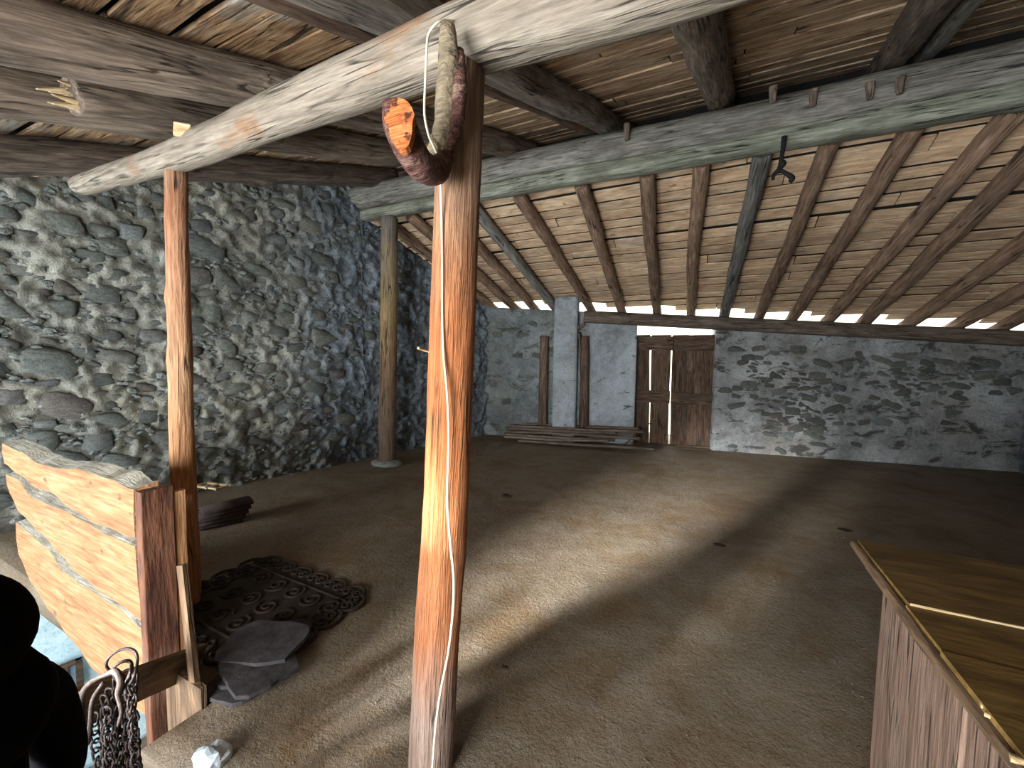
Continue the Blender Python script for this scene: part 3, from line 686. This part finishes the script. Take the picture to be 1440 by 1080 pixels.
# sawn oblique face on the arm
fc=[]
c0=pp(562,170,0.885); ux=(pp(585,172,0.89)-c0); uy=(pp(560,135,0.885)-c0)
N=20
for i in range(N):
    a=2*math.pi*i/N; ca,sa=math.cos(a),math.sin(a)
    k=1+0.06*nz((ca*2,sa*2,1))
    fc.append(c0+ux*ca*0.98*k*(1.0 if sa>0 else 0.8)+uy*sa*k*(0.95 if sa>0 else 1.15))
back=(fw*0.03)
vsx=fc+[p_+back for p_ in fc]+[c0-fw*0.006]
fsx=[(i,(i+1)%N,N+(i+1)%N,N+i) for i in range(N)]+[((i+1)%N,i,2*N) for i in range(N)]
co=mesh_obj('sawn_face',vsx,fsx,M['cut'],None,False); child(co,hk); co['label']='orange sawn end of the hook'
# cable
cb=[pp(640,30,1.20),pp(618,30,1.12),pp(603,48,1.11),pp(600,75,1.10),pp(598,120,1.12),pp(597,160,1.12),pp(603,190,1.11),pp(610,206,1.10),pp(618,232,1.14),
 pp(621,300,1.20),pp(622,380,1.205),pp(622,440,1.205),pp(624,500,1.205),pp(629,555,1.205),pp(631,620,1.205),pp(629,700,1.205),pp(633,760,1.205),pp(638,810,1.205),pp(637,860,1.205),
 pp(630,920,1.205),pp(620,970,1.205),pp(613,1020,1.205),pp(608,1080,1.205),pp(604,1140,1.20)]
def repx(p,Y): return on_y(CX+F*(R.dot(p-CAM)/fw.dot(p-CAM)),CY-F*(U.dot(p-CAM)/fw.dot(p-CAM)),Y)
cb=[repx(p,b0.y+(t0.y-b0.y)*p.z/t0.z-0.097) if p.z<2.2 else p for p in cb]
c_=tube('cable',cb,0.0042,M['cable'],None,8); tag(c_,'thin white electric cable running down the front of the orange post','cable')
na=tube('peg',[pp(588,489,1.15),pp(594,492,1.17),pp(612,497,1.22)],[0.006,0.0035,0.0035],M['splinter'],None,7); tag(na,'small pale peg sticking out of the orange post','peg')
bk=box_obj('wood_block',pp(263,186,1.25),0.10,0.07,0.07,M['splinter'],None,0.004,(0.1,0.2,0.35)); tag(bk,'small pale wood block resting on the purlin above the left post','block')

# black strap hanging from the ridge
sp=lambda px,py,Y=4.27:pp(px,py,Y)
stp=empty('strap',sp(1101,195)); tag(stp,'black webbing strap knotted and hanging from the ridge log','strap')
tube('webbing',[sp(1103,192),sp(1101,210),sp(1097,232),sp(1094,243)],[0.022,0.018,0.016,0.022],M['strapblack'],stp,6)
tube('strap_end',[sp(1094,240),sp(1088,246),sp(1087,253)],[0.02,0.016,0.012],M['strapblack'],stp,6)
tube('strap_end',[sp(1096,238),sp(1104,243),sp(1114,250),sp(1111,256)],[0.014,0.018,0.024,0.018],M['strapblack'],stp,6)
tube('knot',[sp(1098,226),sp(1101,230),sp(1097,236)],[0.02,0.028,0.02],M['strapblack'],stp,8)
for px,py,lab in ((1268,122,'dark iron spike in the ridge log under the pale strip'),(1224,130,'dark iron spike in the ridge log under the dark right rafter'),(1144,140,'dark wooden wedge on the ridge log right of the black strap'),(1088,135,'grey wooden wedge on the ridge log above the black strap'),(882,188,'dark wedge at the ridge end of the squared grey rafter')):
    a=pp(px,py-14,4.28); b=pp(px-1,py+10,4.30); tag(log('wedge',a,b,0.035,0.022,M['beam_dark'],sq=3,ns=8,seg=4,rough=0.15),lab,'wedge')

# ------------------------------------------------------------------ plank railing
yr=0.93
rail=empty('plank_railing',V((-2.2,yr,0))); tag(rail,'railing of three wavy orange live-edge boards nailed to a dark corner post','railing')
def live_board(top,bot,thk,name='railing_board'):
    """top, bot: pixel polylines (same count) on plane Y=yr; slab of thickness thk behind it, wavy edges"""
    def res(pl,n=28):
        out=[];tot=len(pl)-1
        for i in range(n+1):
            t=i/n*tot; k=min(int(t),tot-1); f_=t-k; a,b=pl[k],pl[k+1]; f2=f_*f_*(3-2*f_)*0.5+f_*0.5
            out.append((a[0]+(b[0]-a[0])*f_,a[1]+(b[1]-a[1])*f2))
        return out
    T=[on_y(x,y,yr) for x,y in res(top)]; B=[on_y(x,y,yr) for x,y in res(bot)]
    n=len(T); vs=[];fs=[];o0=V((T[-1].x,yr,B[-1].z))
    for k in range(n):
        h=T[k].z-B[k].z; wv=0.006*nz((k*0.7,h*9,0))
        e=V((0,thk,0)); dz=V((0,0,0.012+0.012*nz((k*0.4,1,2)))); uz=V((0,0,0.020+0.02*nz((k*0.5,4,2))))
        vs+= [T[k]+V((0,0,wv)),T[k].lerp(B[k],0.5)-V((0,0.004,0)),B[k]+V((0,0,wv)),B[k]+e+dz,T[k].lerp(B[k],0.5)+e,T[k]+e+uz]
    # longitudinal local x
    vs=[V((v.x-o0.x,v.y-o0.y,v.z-o0.z)) for v in vs]
    for k in range(n-1):
        for i in range(6):
            i2=(i+1)%6; fs.append((k*6+i,k*6+i2,(k+1)*6+i2,(k+1)*6+i))
    fs.append(tuple(range(6))); fs.append(tuple(reversed(range((n-1)*6,n*6))))
    o=mesh_obj(name,vs,fs,M['orange_plank'],None,False); o.location=o0; o.data.materials.append(M['wane'])
    for k in range(n-1): o.data.polygons[k*6+5].material_index=1
    bm=bmesh.new(); bm.from_mesh(o.data); bmesh.ops.recalc_face_normals(bm,faces=bm.faces); bm.to_mesh(o.data); bm.free()
    return child(o,rail)
live_board([(3,624),(30,636),(55,652),(75,658),(110,660),(150,672),(188,689)],[(6,652),(28,668),(55,688),(72,692),(100,716),(140,738),(190,757)],0.10)
live_board([(8,668),(22,672),(45,700),(85,716),(120,734),(150,752),(190,768)],[(14,695),(28,722),(60,752),(85,780),(110,808),(150,838),(200,872)],0.10)
live_board([(22,735),(38,748),(65,770),(90,805),(120,826),(160,850),(200,885)],[(26,780),(45,822),(72,862),(100,900),(135,945),(170,985),(216,1012)],0.09)
# corner post board and its strips
def upright(name,px,y0,y1,Y0,Y1,X,th,mat,skew=0.0):
    return None
c0_=on_y(203,700,yr-0.02)
X0=c0_.x
def vboard(name,x,ya,yb,z0,z1,thk,mat):
    p0=V((x,(ya+yb)/2,z0)); p1=V((x-0.0,(ya+yb)/2,z1)); return board(name,p0,p1,yb-ya,thk,mat,V((-1,0,0)),rail,seg=12,wob=0.003,wane=0.003)
def on_x(px,py,X):
    d=ray(px,py); return CAM+d*(X/d.x)
ye=on_x(245,720,X0).y; print('corner',X0,ye)
cp=vboard('corner_post',X0,yr-0.035,ye,-0.75,on_y(203,694,yr-0.03).z,0.055,M['red_board'])
sa=on_x(263,720,X0+0.0)
vboard('post_strip',X0,ye+0.004,sa.y,0.02,on_x(255,690,X0).z,0.04,M['orange_plank'])
xr_=-1.99
pzt=on_y(270,952,0.955).z
board('lower_panel',V(((X0+0.06+xr_)/2,0.955,-0.7)),V(((X0+0.06+xr_)/2,0.955,pzt)),xr_-X0-0.06,0.025,M['rail'],V((0,-1,0)),rail,seg=10,wob=0.003,wane=0.004)
board('leaning_strip',on_y(292,1090,0.945),on_y(262,792,0.99),0.035,0.03,M['rail'],V((0.3,-1,0)),rail,seg=12,wob=0.004,wane=0.004)
# rail towards the camera with the chains, and a second one below
ra=on_y(272,918,yr+0.10); rb_=at_depth(60,1022,1.30)
rb_.z=ra.z-0.0
board('rail',V((X0+0.035,yr+0.14,on_y(262,918,yr+0.14).z)),at_depth(78,1008,1.32),0.14,0.035,M['rail'],V((1,0.1,0)),rail,seg=10,wob=0.004,wane=0.01)
board('rail',V((X0+0.06,yr+0.14,on_y(285,1040,yr+0.14).z)),at_depth(120,1160,1.40),0.11,0.035,M['rail'],V((1,0.1,0)),rail,seg=10,wob=0.004,wane=0.01)
# chains
LK=None
def link_mesh():
    global LK
    vs=[];fs=[];n=14;m_=6
    for i in range(n):
        a=2*math.pi*i/n; c=V((math.cos(a)*0.012,0,math.sin(a)*0.012+(0.008 if math.sin(a)>0 else -0.008))); t=V((math.cos(a),0,math.sin(a)))
        for j in range(m_):
            b=2*math.pi*j/m_; vs.append(c+t*math.cos(b)*0.0034+V((0,1,0))*math.sin(b)*0.0034)
    for i in range(n):
        for j in range(m_):
            fs.append((i*m_+j,i*m_+(j+1)%m_,((i+1)%n)*m_+(j+1)%m_,((i+1)%n)*m_+j))
    me=bpy.data.meshes.new('link'); me.from_pydata(vs,[],fs); me.update(); me.materials.append(M['iron']); me.polygons.foreach_set('use_smooth',[True]*len(fs)); LK=me
link_mesh()
def chain(top,length,sway,lab,grp):
    e=empty('chain',top); tag(e,lab,'chain',grp); n=int(length/0.030)
    for i in range(n):
        o=bpy.data.objects.new('chain_link',LK); COL.objects.link(o); o.parent=e
        o.location=(sway[0]*math.sin(i*0.14+sway[2]),sway[1]*math.sin(i*0.11+sway[2]),-0.030*i)
        o.rotation_euler=(random.uniform(-.25,.25),random.uniform(-.25,.25),(math.pi/2 if i%2 else 0)+0.6+random.uniform(-.3,.3)); sc_=random.uniform(0.95,1.1); o.scale=(sc_,sc_,sc_)
rz=1.30
for i,(px,py,ln) in enumerate(((148,985,0.42),(158,975,0.45),(167,960,0.42),(175,970,0.44),(184,950,0.36),(190,955,0.4),(153,1000,0.33),(171,985,0.4),(181,985,0.42))):
    chain(at_depth(px,py,rz+random.uniform(-.03,.03)),ln,(0.006,0.006,random.uniform(0,6)),'rusty iron chain hanging in the bundle over the rail','chains hanging in a bundle from the rail')
chain(at_depth(131,1012,rz),0.3,(0.003,0.003,1),'single larger rusty chain hanging left of the chain bundle',None)
def ring(name,px,py,rw,rh,z,rad,lab,tilt=0.0,cat='ring'):
    c=at_depth(px,py,z); pts=[]
    for i in range(12):
        a=2*math.pi*i/12; x=math.cos(a)*rw; y=math.sin(a)*rh; x2=x*math.cos(tilt)-y*math.sin(tilt); y2=x*math.sin(tilt)+y*math.cos(tilt)
        pts.append(c+R*(x2/F*z)+U*(y2/F*z)+fw*(0.012*math.sin(a*2)))
    o=tube(name,pts,rad,M['iron'],None,8,closed=True,sub=3); tag(o,lab,cat)
ring('iron_ring',174,938,20,24,1.27,0.0042,'large iron ring standing above the rail over the chains',0.3)
ring('iron_ring',171,951,10,21,1.24,0.005,'smaller iron ring hooked on the chain bundle',-0.1)
tube_o=tube('leather_strap',[at_depth(160,946,1.23),at_depth(140,952,1.23),at_depth(122,965,1.24),at_depth(114,985,1.25),at_depth(115,1020,1.26),at_depth(121,1048,1.27),at_depth(127,1020,1.26),at_depth(130,985,1.25),at_depth(145,960,1.24)],[0.006,0.007,0.008,0.009,0.010,0.009,0.007,0.006,0.005],M['strap'],None,8)
tag(tube_o,'looped dark leather strap hanging at the left of the chains','strap')
tw=tube('rope',[at_depth(150,948,1.22),at_depth(162,944,1.215),at_depth(170,958,1.21),at_depth(166,975,1.22),at_depth(171,1000,1.22),at_depth(166,1020,1.23)],[0.006,0.009,0.010,0.008,0.006,0.004],M['strap'],None,8)
tag(tw,'twisted tie knotted round the top of the chains','rope')
bgp=empty('plastic_scrap',on_z(300,1074,0.0)); 
me=bmesh.new(); bmesh.ops.create_icosphere(me,subdivisions=3,radius=0.05)
for v in me.verts: v.co=V((v.co.x*1.3,v.co.y,max(v.co.z,-0.02)*0.9))*(1+0.5*nz(v.co*30))
mm=bpy.data.meshes.new('crumpled_sheet'); me.to_mesh(mm); me.free(); o=link(bpy.data.objects.new('crumpled_sheet',mm),M['plastic'],bgp); bgp.location.z=0.02
tag(bgp,'crumpled pale plastic scrap on the floor at the foot of the railing','plastic')

# ------------------------------------------------------------------ scroll mat, slates, debris
mx0,mx1,my0,my1=-3.05,-2.0,1.16,1.88
mat_=empty('scroll_mat',((mx0+mx1)/2,(my0+my1)/2,0)); tag(mat_,'dark openwork scroll-pattern mat with a scalloped edge lying on the floor','mat')
def spiral(cx,cy,r,turns,dirn,ph,rad=0.009):
    pts=[];n=int(turns*9)
    for i in range(n+1):
        t=i/n; a=ph+dirn*t*turns*2*math.pi; q=r*(1-0.85*t); pts.append(V((cx+q*math.cos(a),cy+q*math.sin(a),0.016)))
    o=tube('scroll',pts,rad,M['rubber'],None,6,sub=2); child(o,mat_)
def arc(cx,cy,r,a0,a1,rad=0.011):
    pts=[V((cx+r*math.cos(a0+(a1-a0)*i/10),cy+r*math.sin(a0+(a1-a0)*i/10),0.016)) for i in range(11)]
    o=tube('scallop',pts,rad,M['rubber'],None,6,sub=2); child(o,mat_)
mb=box_obj('mat_shade_base',((mx0+mx1)/2,(my0+my1)/2,0.006),mx1-mx0-0.06,my1-my0-0.06,0.012,M['rubber'],mat_,0.003)  # dark sheet added under the scrolls, stands in for the railing's shadow
nxs=6; dx=(mx1-mx0)/nxs; nys=4; dy=(my1-my0)/nys
for i in range(nxs):
    for s_,yy in ((1,my1),(-1,my0)):
        arc(mx0+dx*(i+.5),yy-s_*0.02,dx/2,0,s_*math.pi)
        spiral(mx0+dx*(i+.3),yy-s_*0.015,dx*0.24,1.3,s_,0); spiral(mx0+dx*(i+.72),yy-s_*0.015,dx*0.24,1.3,-s_,math.pi)
for j in range(nys):
    for s_,xx in ((1,mx1),(-1,mx0)):
        arc(xx-s_*0.02,my0+dy*(j+.5),dy/2,-math.pi/2,s_*math.pi/2 if s_>0 else -math.pi*1.5)
        spiral(xx-s_*0.01,my0+dy*(j+.3),dy*0.22,1.3,s_,0.5); spiral(xx-s_*0.01,my0+dy*(j+.72),dy*0.22,1.3,-s_,-0.5)
for i in range(nxs):
    for j in range(1,nys):
        spiral(mx0+dx*(i+.5),my0+dy*j,dx*0.42,1.6,1 if (i+j)%2 else -1,random.uniform(0,6))
for y_ in (my0+0.09,my1-0.09): child(tube('mat_bar',[V((mx0+0.05,y_,0.014)),V((mx1-0.05,y_,0.014))],0.009,M['rubber'],None,6),mat_)
for x_ in (mx0+0.1,mx1-0.1): child(tube('mat_bar',[V((x_,my0+0.05,0.014)),V((x_,my1-0.05,0.014))],0.009,M['rubber'],None,6),mat_)
def slate(px,py,w_,h_,z,rot,lab,tx=0.0,ty=0.0):
    c=on_z(px,py,z); c.x=max(c.x,-1.98+w_*0.0) if c.y<1.25 else max(c.x,-2.3+w_*0.55); n=22; sd=random.random()*40; vs=[]
    for k in range(n):
        a=2*math.pi*k/n+0.2; cc,ss=math.cos(a),math.sin(a); rr=1/((abs(cc)**5+abs(ss)**5)**0.2); rr*=1+0.12*nz((cc*2+sd,ss*2,0))+0.06*nz((cc*7+sd,ss*7,3)); vs.append((cc*rr*w_/2,ss*rr*h_/2))
    v3=[(x,y,-0.008) for x,y in vs]+[(x*0.98,y*0.98,0.008) for x,y in vs]
    o=mesh_obj('slate',v3,[tuple(reversed(range(n))),tuple(range(n,2*n))]+[(k,(k+1)%n,n+(k+1)%n,n+k) for k in range(n)],M['slate'],None)
    o.location=c; o.rotation_euler=(tx,ty,rot); tag(o,lab,'slate','loose slates on the scroll mat')
slate(322,878,0.42,0.30,0.075,0.35,'large grey roof slate on top of the heap, overlapping its neighbour',0.05,-0.04)
slate(365,897,0.36,0.26,0.045,0.1,'pale slate with a ragged front edge at the right of the heap',-0.03,0.04)
slate(332,932,0.26,0.20,0.035,0.5,'small squarish slate nearest the camera on the mat')
slate(318,955,0.26,0.20,0.018,0.2,'dark slate beside the railing foot under the small squarish one')
slate(300,855,0.36,0.28,0.030,0.8,'dark slate at the back of the heap beside the left post',0.02,0.02)
slate(302,900,0.40,0.28,0.055,-0.2,'slate half hidden under the large one beside the railing',0.0,0.05)
# debris by the left wall
for k in range(5):
    c=on_z(305,738,0.0)+V((0.01*k,0.015*k,0.02+0.035*k)); pts=[]
    n=10; vs=[]
    for x_ in (-0.2,0.2):
        for i in range(n+1):
            a=math.pi*i/n; vs.append((x_,math.cos(a)*0.10,math.sin(a)*0.045))
        for i in range(n+1):
            a=math.pi*i/n; vs.append((x_,math.cos(a)*0.085,math.sin(a)*0.045-0.014))
    W2=2*(n+1); fs=[]
    for i in range(n):
        fs.append((i,i+1,W2+i+1,W2+i)); fs.append((n+1+i,W2+n+1+i,W2+n+2+i,n+2+i)); fs.append((i,n+1+i,n+2+i,i+1)); fs.append((W2+i,W2+i+1,W2+n+2+i,W2+n+1+i))
    fs.append((0,W2,W2+n+1,n+1)); fs.append((n,2*n+1,W2+2*n+1,W2+n))
    o=mesh_obj('roof_tile',vs,fs,M['tar'],None,True); o.location=c; o.rotation_euler=(0,0,1.1+0.08*k)
    tag(o,['lowest','second lowest','middle','second highest','topmost'][k]+' curved dark roof tile of the stack behind the left post','tile','stacked roof tiles behind the left post')
fc_=on_z(290,718,0.0); fr_=empty('slat_frame',fc_); tag(fr_,'small pale slatted frame on the tiles behind the left post','frame')
for (dx_,dy_,L_,rt) in ((0,0.0,0.34,0.2),(0,0.12,0.34,0.2),(-0.14,0.05,0.16,1.77),(0.02,0.06,0.16,1.77),(0.15,0.08,0.16,1.77)):
    box_obj('slat',fc_+V((dx_,dy_,0.24)),L_,0.025,0.018,M['splinter'],fr_,0.002,(0,0,rt))
# old boards along the foot of the back wall
for k in range(9):
    a=BL+BD*random.uniform(0.5,0.9)+BN*(0.62-0.07*k); b=a+BD*random.uniform(1.9,2.6)+BN*random.uniform(-0.04,0.04)
    z=0.07+0.045*k*(0.9 if k<6 else 0.6)
    o=log('old_board',V((a.x,a.y,z-0.02)),V((b.x,b.y,z+random.uniform(-0.02,0.04))),0.05,0.045,M['beam_dark'],sq=4,asp=0.5,rough=0.06,bend=0.02,ns=12); tag(o,['lowest and foremost','second lowest','third lowest','fourth lowest','middle','fourth highest','third highest','second highest','topmost and rearmost'][k]+' dark old board in the heap along the back wall','board','dark boards heaped at the back wall')
for k,(px,py) in enumerate(((878,622),(868,618),(888,626))):
    a=on_z(px,py+3,0.03); b=a+BD*(0.5-0.2*k)+V((0,0.15,0.5)); tag(log('stick',a,b,0.012,0.008,M['beam_brown'],ns=7,rough=0.1),['thin dark stick leaning on the door side of the board heap','thin dark stick in the middle of those leaning on the heap','short dark stick nearest the plank door'][k],'stick')
# bits on the floor
def clump(name,px,py,w_,mat,lab,cat,flat=0.35):
    c=on_z(px,py,0.0); bm=bmesh.new(); bmesh.ops.create_icosphere(bm,subdivisions=2,radius=1)
    for v in bm.verts: v.co=V((v.co.x*w_,v.co.y*w_*0.7,v.co.z*w_*flat))*(1+0.6*nz(v.co*1.7+V((px,0,0))))
    me=bpy.data.meshes.new(name); bm.to_mesh(me); bm.free(); o=link(bpy.data.objects.new(name,me),mat); o.location=(c.x,c.y,w_*flat*0.5); tag(o,lab,cat)
clump('leaf_clump',711,699,0.06,M['leaf'],'small dark clump of dry leaves on the open floor beyond the post','leaves')
clump('pebble',710,939,0.018,M['leaf'],'small dark pebble on the floor beside the main post','pebble')
clump('straw_clump',1012,767,0.05,M['leaf'],'flat dark wisp of straw in the middle of the floor','straw',0.12)
clump('straw_clump',1188,746,0.06,M['leaf'],'flat dark wisp of straw on the shaded floor before the chest','straw',0.12)
def fgrit():
    px=random.uniform(300,1230); py=random.uniform(690,1080); c=on_z(px,py,0.0)
    if c.x<SWX and c.y<SWY+0.1: return None
    a=random.uniform(0.002,0.006); return V((c.x,c.y,0.004)),V((1,0,0)),V((0,0,1)),a,a*0.8,a*0.6,0.0
chips('grit',420,fgrit,M['floor'],fl)

# ------------------------------------------------------------------ wooden chest at the right
cz=0.85; xl=on_z(1222,762,cz).x; yf=on_z(1222,762,cz).y
xL=(xl+on_z(1418,1068,cz).x)/2
print('chest',xl,yf,xL)
ch=empty('wooden_chest',(xL+0.5,1.3,0)); tag(ch,'large wooden chest with a worn plank lid by the lower right','chest')
wds=[(yf,on_z(1287,852,cz).y),(on_z(1287,852,cz).y,on_z(1337,920,cz).y),(on_z(1337,920,cz).y,on_z(1337,920,cz).y-0.33),(on_z(1337,920,cz).y-0.33,0.45)]
for k,(y1,y0) in enumerate(wds):
    p0=V((xL-0.005*k,(y0+y1)/2,cz-0.03)); p1=V((xL+1.9,(y0+y1)/2,cz-0.03))
    board('lid_board',p0,p1,abs(y1-y0)-0.006,0.03,M['chest_top'],V((0,0,1)),ch,seg=22,wob=0.005,wane=0.006)
# splintered pale edges of the lid boards
for (px,py,dx_,dy_,r) in ((1340,920,0.05,-0.02,0.012),(1352,932,0.04,-0.03,0.010),(1388,990,0.05,-0.02,0.010),(1395,1002,0.04,-0.03,0.009),(1410,1010,0.03,0,0.007),(1430,1062,0.05,-0.02,0.012),(1290,853,0.02,0.0,0.007)):
    c=on_z(px,py,cz); o=log('splinter',c-V((0.01,0,0.006)),c+V((dx_,dy_,-0.004)),r,r*0.4,M['splinter'],ch,rough=0.3,ns=8,seg=4,asp=0.6)
o=tube('splinter',[V((xL+0.004,wds[0][1],cz+0.001)),V((xL+0.3,wds[0][1]+0.003,cz+0.001)),V((xL+0.8,wds[0][1]-0.002,cz+0.001))],0.0045,M['splinter'],ch,6)
# sides: vertical boards
sx_=xL+0.035; y=yf-0.20; k=0
while y>0.5:
    wd=[0.55,0.42,0.5,0.4][k%4]; y0=max(y-wd,0.45)
    board('side_board',V((sx_,(y+y0)/2,0.0)),V((sx_,(y+y0)/2,cz-0.033)),y-y0-0.003,0.03,M['chest_side'],V((1,0,0)),ch,seg=12,wob=0.003,wane=0.002); y=y0; k+=1
board('lid_rail',V((xL+0.012,yf-0.02,cz-0.05)),V((xL+0.012,0.45,cz-0.05)),0.036,0.03,M['rail'],V((1,0,0)),ch,seg=30,wob=0.006)
log('edge_strip',V((xL-0.004,yf+0.002,cz-0.018)),V((xL-0.006,0.45,cz-0.018)),0.017,0.019,M['rail'],ch,rough=0.35,bend=0.01,ns=9,seg=70,knots=10,sq=2.6)
board('end_board',V((sx_+0.01,yf-0.215,0.42)),V((xL+1.85,yf-0.215,0.42)),0.80,0.03,M['chest_side'],V((0,-1,0)),ch,seg=8)
board('end_board',V((sx_+0.01,0.48,0.42)),V((xL+1.85,0.48,0.42)),0.80,0.03,M['chest_side'],V((0,1,0)),ch,seg=8)
board('end_board',V((xL+1.84,yf-0.21,0.42)),V((xL+1.84,0.46,0.42)),0.80,0.03,M['chest_side'],V((-1,0,0)),ch,seg=8)

# ------------------------------------------------------------------ person in black on the stair
hd=at_depth(-76,903,0.78); px_,py_=hd.x,hd.y; top=hd.z+0.13; footz=top-1.68
pe_=empty('person',(px_,py_,footz)); tag(pe_,'person in a black hooded jacket seen from behind on the stair','person')
fd=V((-0.9,-0.44,0)).normalized(); rt=fd.cross(V((0,0,1)))   # facing away, right-hand side
def skin(name,pts,edges,rad,mat,parent):
    me=bpy.data.meshes.new(name); me.from_pydata([tuple(p) for p in pts],edges,[]); me.update(); o=link(bpy.data.objects.new(name,me),mat,None)
    md=o.modifiers.new('skin','SKIN'); md.use_smooth_shade=True
    for v,r in zip(me.skin_vertices[0].data,rad): v.radius=(r,r) if not isinstance(r,tuple) else r
    me.skin_vertices[0].data[0].use_root=True
    sb=o.modifiers.new('sub','SUBSURF'); sb.levels=2; sb.render_levels=2; child(o,parent); return o
def q_(r_,f_,z): return V((px_,py_,footz))+rt*r_+fd*f_+V((0,0,z))
pts=[q_(0,0,0.93),q_(0,0.0,1.12),q_(0,-0.01,1.30),q_(0,0,1.42),q_(0,0.01,1.50),q_(0,0.02,1.58),
 q_(0.16,0.03,1.30),q_(0.21,0.03,1.08),q_(0.23,0.12,0.90),q_(-0.16,0.03,1.30),q_(-0.21,0.03,1.08),q_(-0.23,0.12,0.90),
 q_(0.09,0,0.85),q_(0.10,0.03,0.48),q_(0.10,0,0.09),q_(0.10,0.14,0.04),q_(-0.09,0,0.85),q_(-0.10,0.03,0.48),q_(-0.10,0,0.09),q_(-0.10,0.14,0.04)]
ed=[(0,1),(1,2),(2,3),(3,4),(4,5),(3,6),(6,7),(7,8),(3,9),(9,10),(10,11),(0,12),(12,13),(13,14),(14,15),(0,16),(16,17),(17,18),(18,19)]
skin('body',pts,ed,[(0.14,0.10),(0.13,0.09),(0.15,0.09),(0.12,0.10),0.10,0.085,0.070,0.048,0.038,0.070,0.048,0.038,0.09,0.065,0.05,0.04,0.09,0.065,0.05,0.04],M['black'],pe_)
for sgn in (1,-1):
    hnd=skin('hand',[q_(sgn*0.23,0.12,0.90),q_(sgn*0.225,0.15,0.84),q_(sgn*0.22,0.16,0.80)],[(0,1),(1,2)],[(0.028,0.018),(0.038,0.016),(0.036,0.014)],M['skin'],pe_)
    for k in range(5):
        f0=q_(sgn*0.22,0.13+0.018*k,0.80 if k else 0.85); f1=f0+V((0,0,-0.045))+fd*(0.01 if k else 0.03); f2=f1+V((0,0,-0.03))-rt*sgn*0.012
        skin('finger',[f0,f1,f2],[(0,1),(1,2)],[0.010,0.009,0.007],M['skin'],pe_)
def headmesh(name,sx,sy,sz,c,mat,hood=False):
    bm=bmesh.new(); bmesh.ops.create_uvsphere(bm,u_segments=28,v_segments=20,radius=1)
    for v in bm.verts:
        p_=v.co.copy(); z=p_.z; tp=1.0 if z>-0.1 else 1-0.28*(-z-0.1)
        x_,y_=p_.x*sx*tp,p_.y*sy*tp
        if not hood:
            y_+=0.02*math.exp(-((p_.x/0.16)**2+((z+0.15)/0.2)**2))*(1 if p_.y>0.3 else 0)
        v.co=rt*x_+fd*y_+V((0,0,z*sz))
        if hood: v.co*=1+0.03*nz(v.co*14)
    me=bpy.data.meshes.new(name); bm.to_mesh(me); bm.free(); me.polygons.foreach_set('use_smooth',[True]*len(me.polygons))
    o=link(bpy.data.objects.new(name,me),mat); o.location=c; return child(o,pe_)
hc_=V((hd.x,hd.y,top-0.125))
headmesh('head',0.072,0.09,0.115,hc_+fd*0.02-V((0,0,0.01)),M['skin'])
headmesh('hood',0.092,0.105,0.13,hc_-fd*0.03,M['black'],True)
# stair treads under the person
stn=empty('stair',(px_-0.1,py_-0.3,lowz)); tag(stn,'wooden stair descending beneath the person in black','stair')
for k in range(10):
    z=footz-0.02+0.19*(2-k); yy=py_-0.58+0.24*k
    if z>-0.05: continue
    if yy>0.9: box_obj('tread',(px_-0.45-0.0,0.6,z-0.02),0.3,0.3,0.04,M['rail'],stn,0.004); break
    box_obj('tread',(px_-0.05,yy+0.08,z-0.02),0.9,0.27,0.04,M['rail'],stn,0.004)
for sx__ in (-0.5,0.40):
    board('stringer',V((px_+sx__,py_-0.75,footz+0.19*2.6)),V((px_+sx__,py_+0.60,footz-0.19*3.0)),0.2,0.04,M['rail'],V((1,0,0)),stn,seg=4)
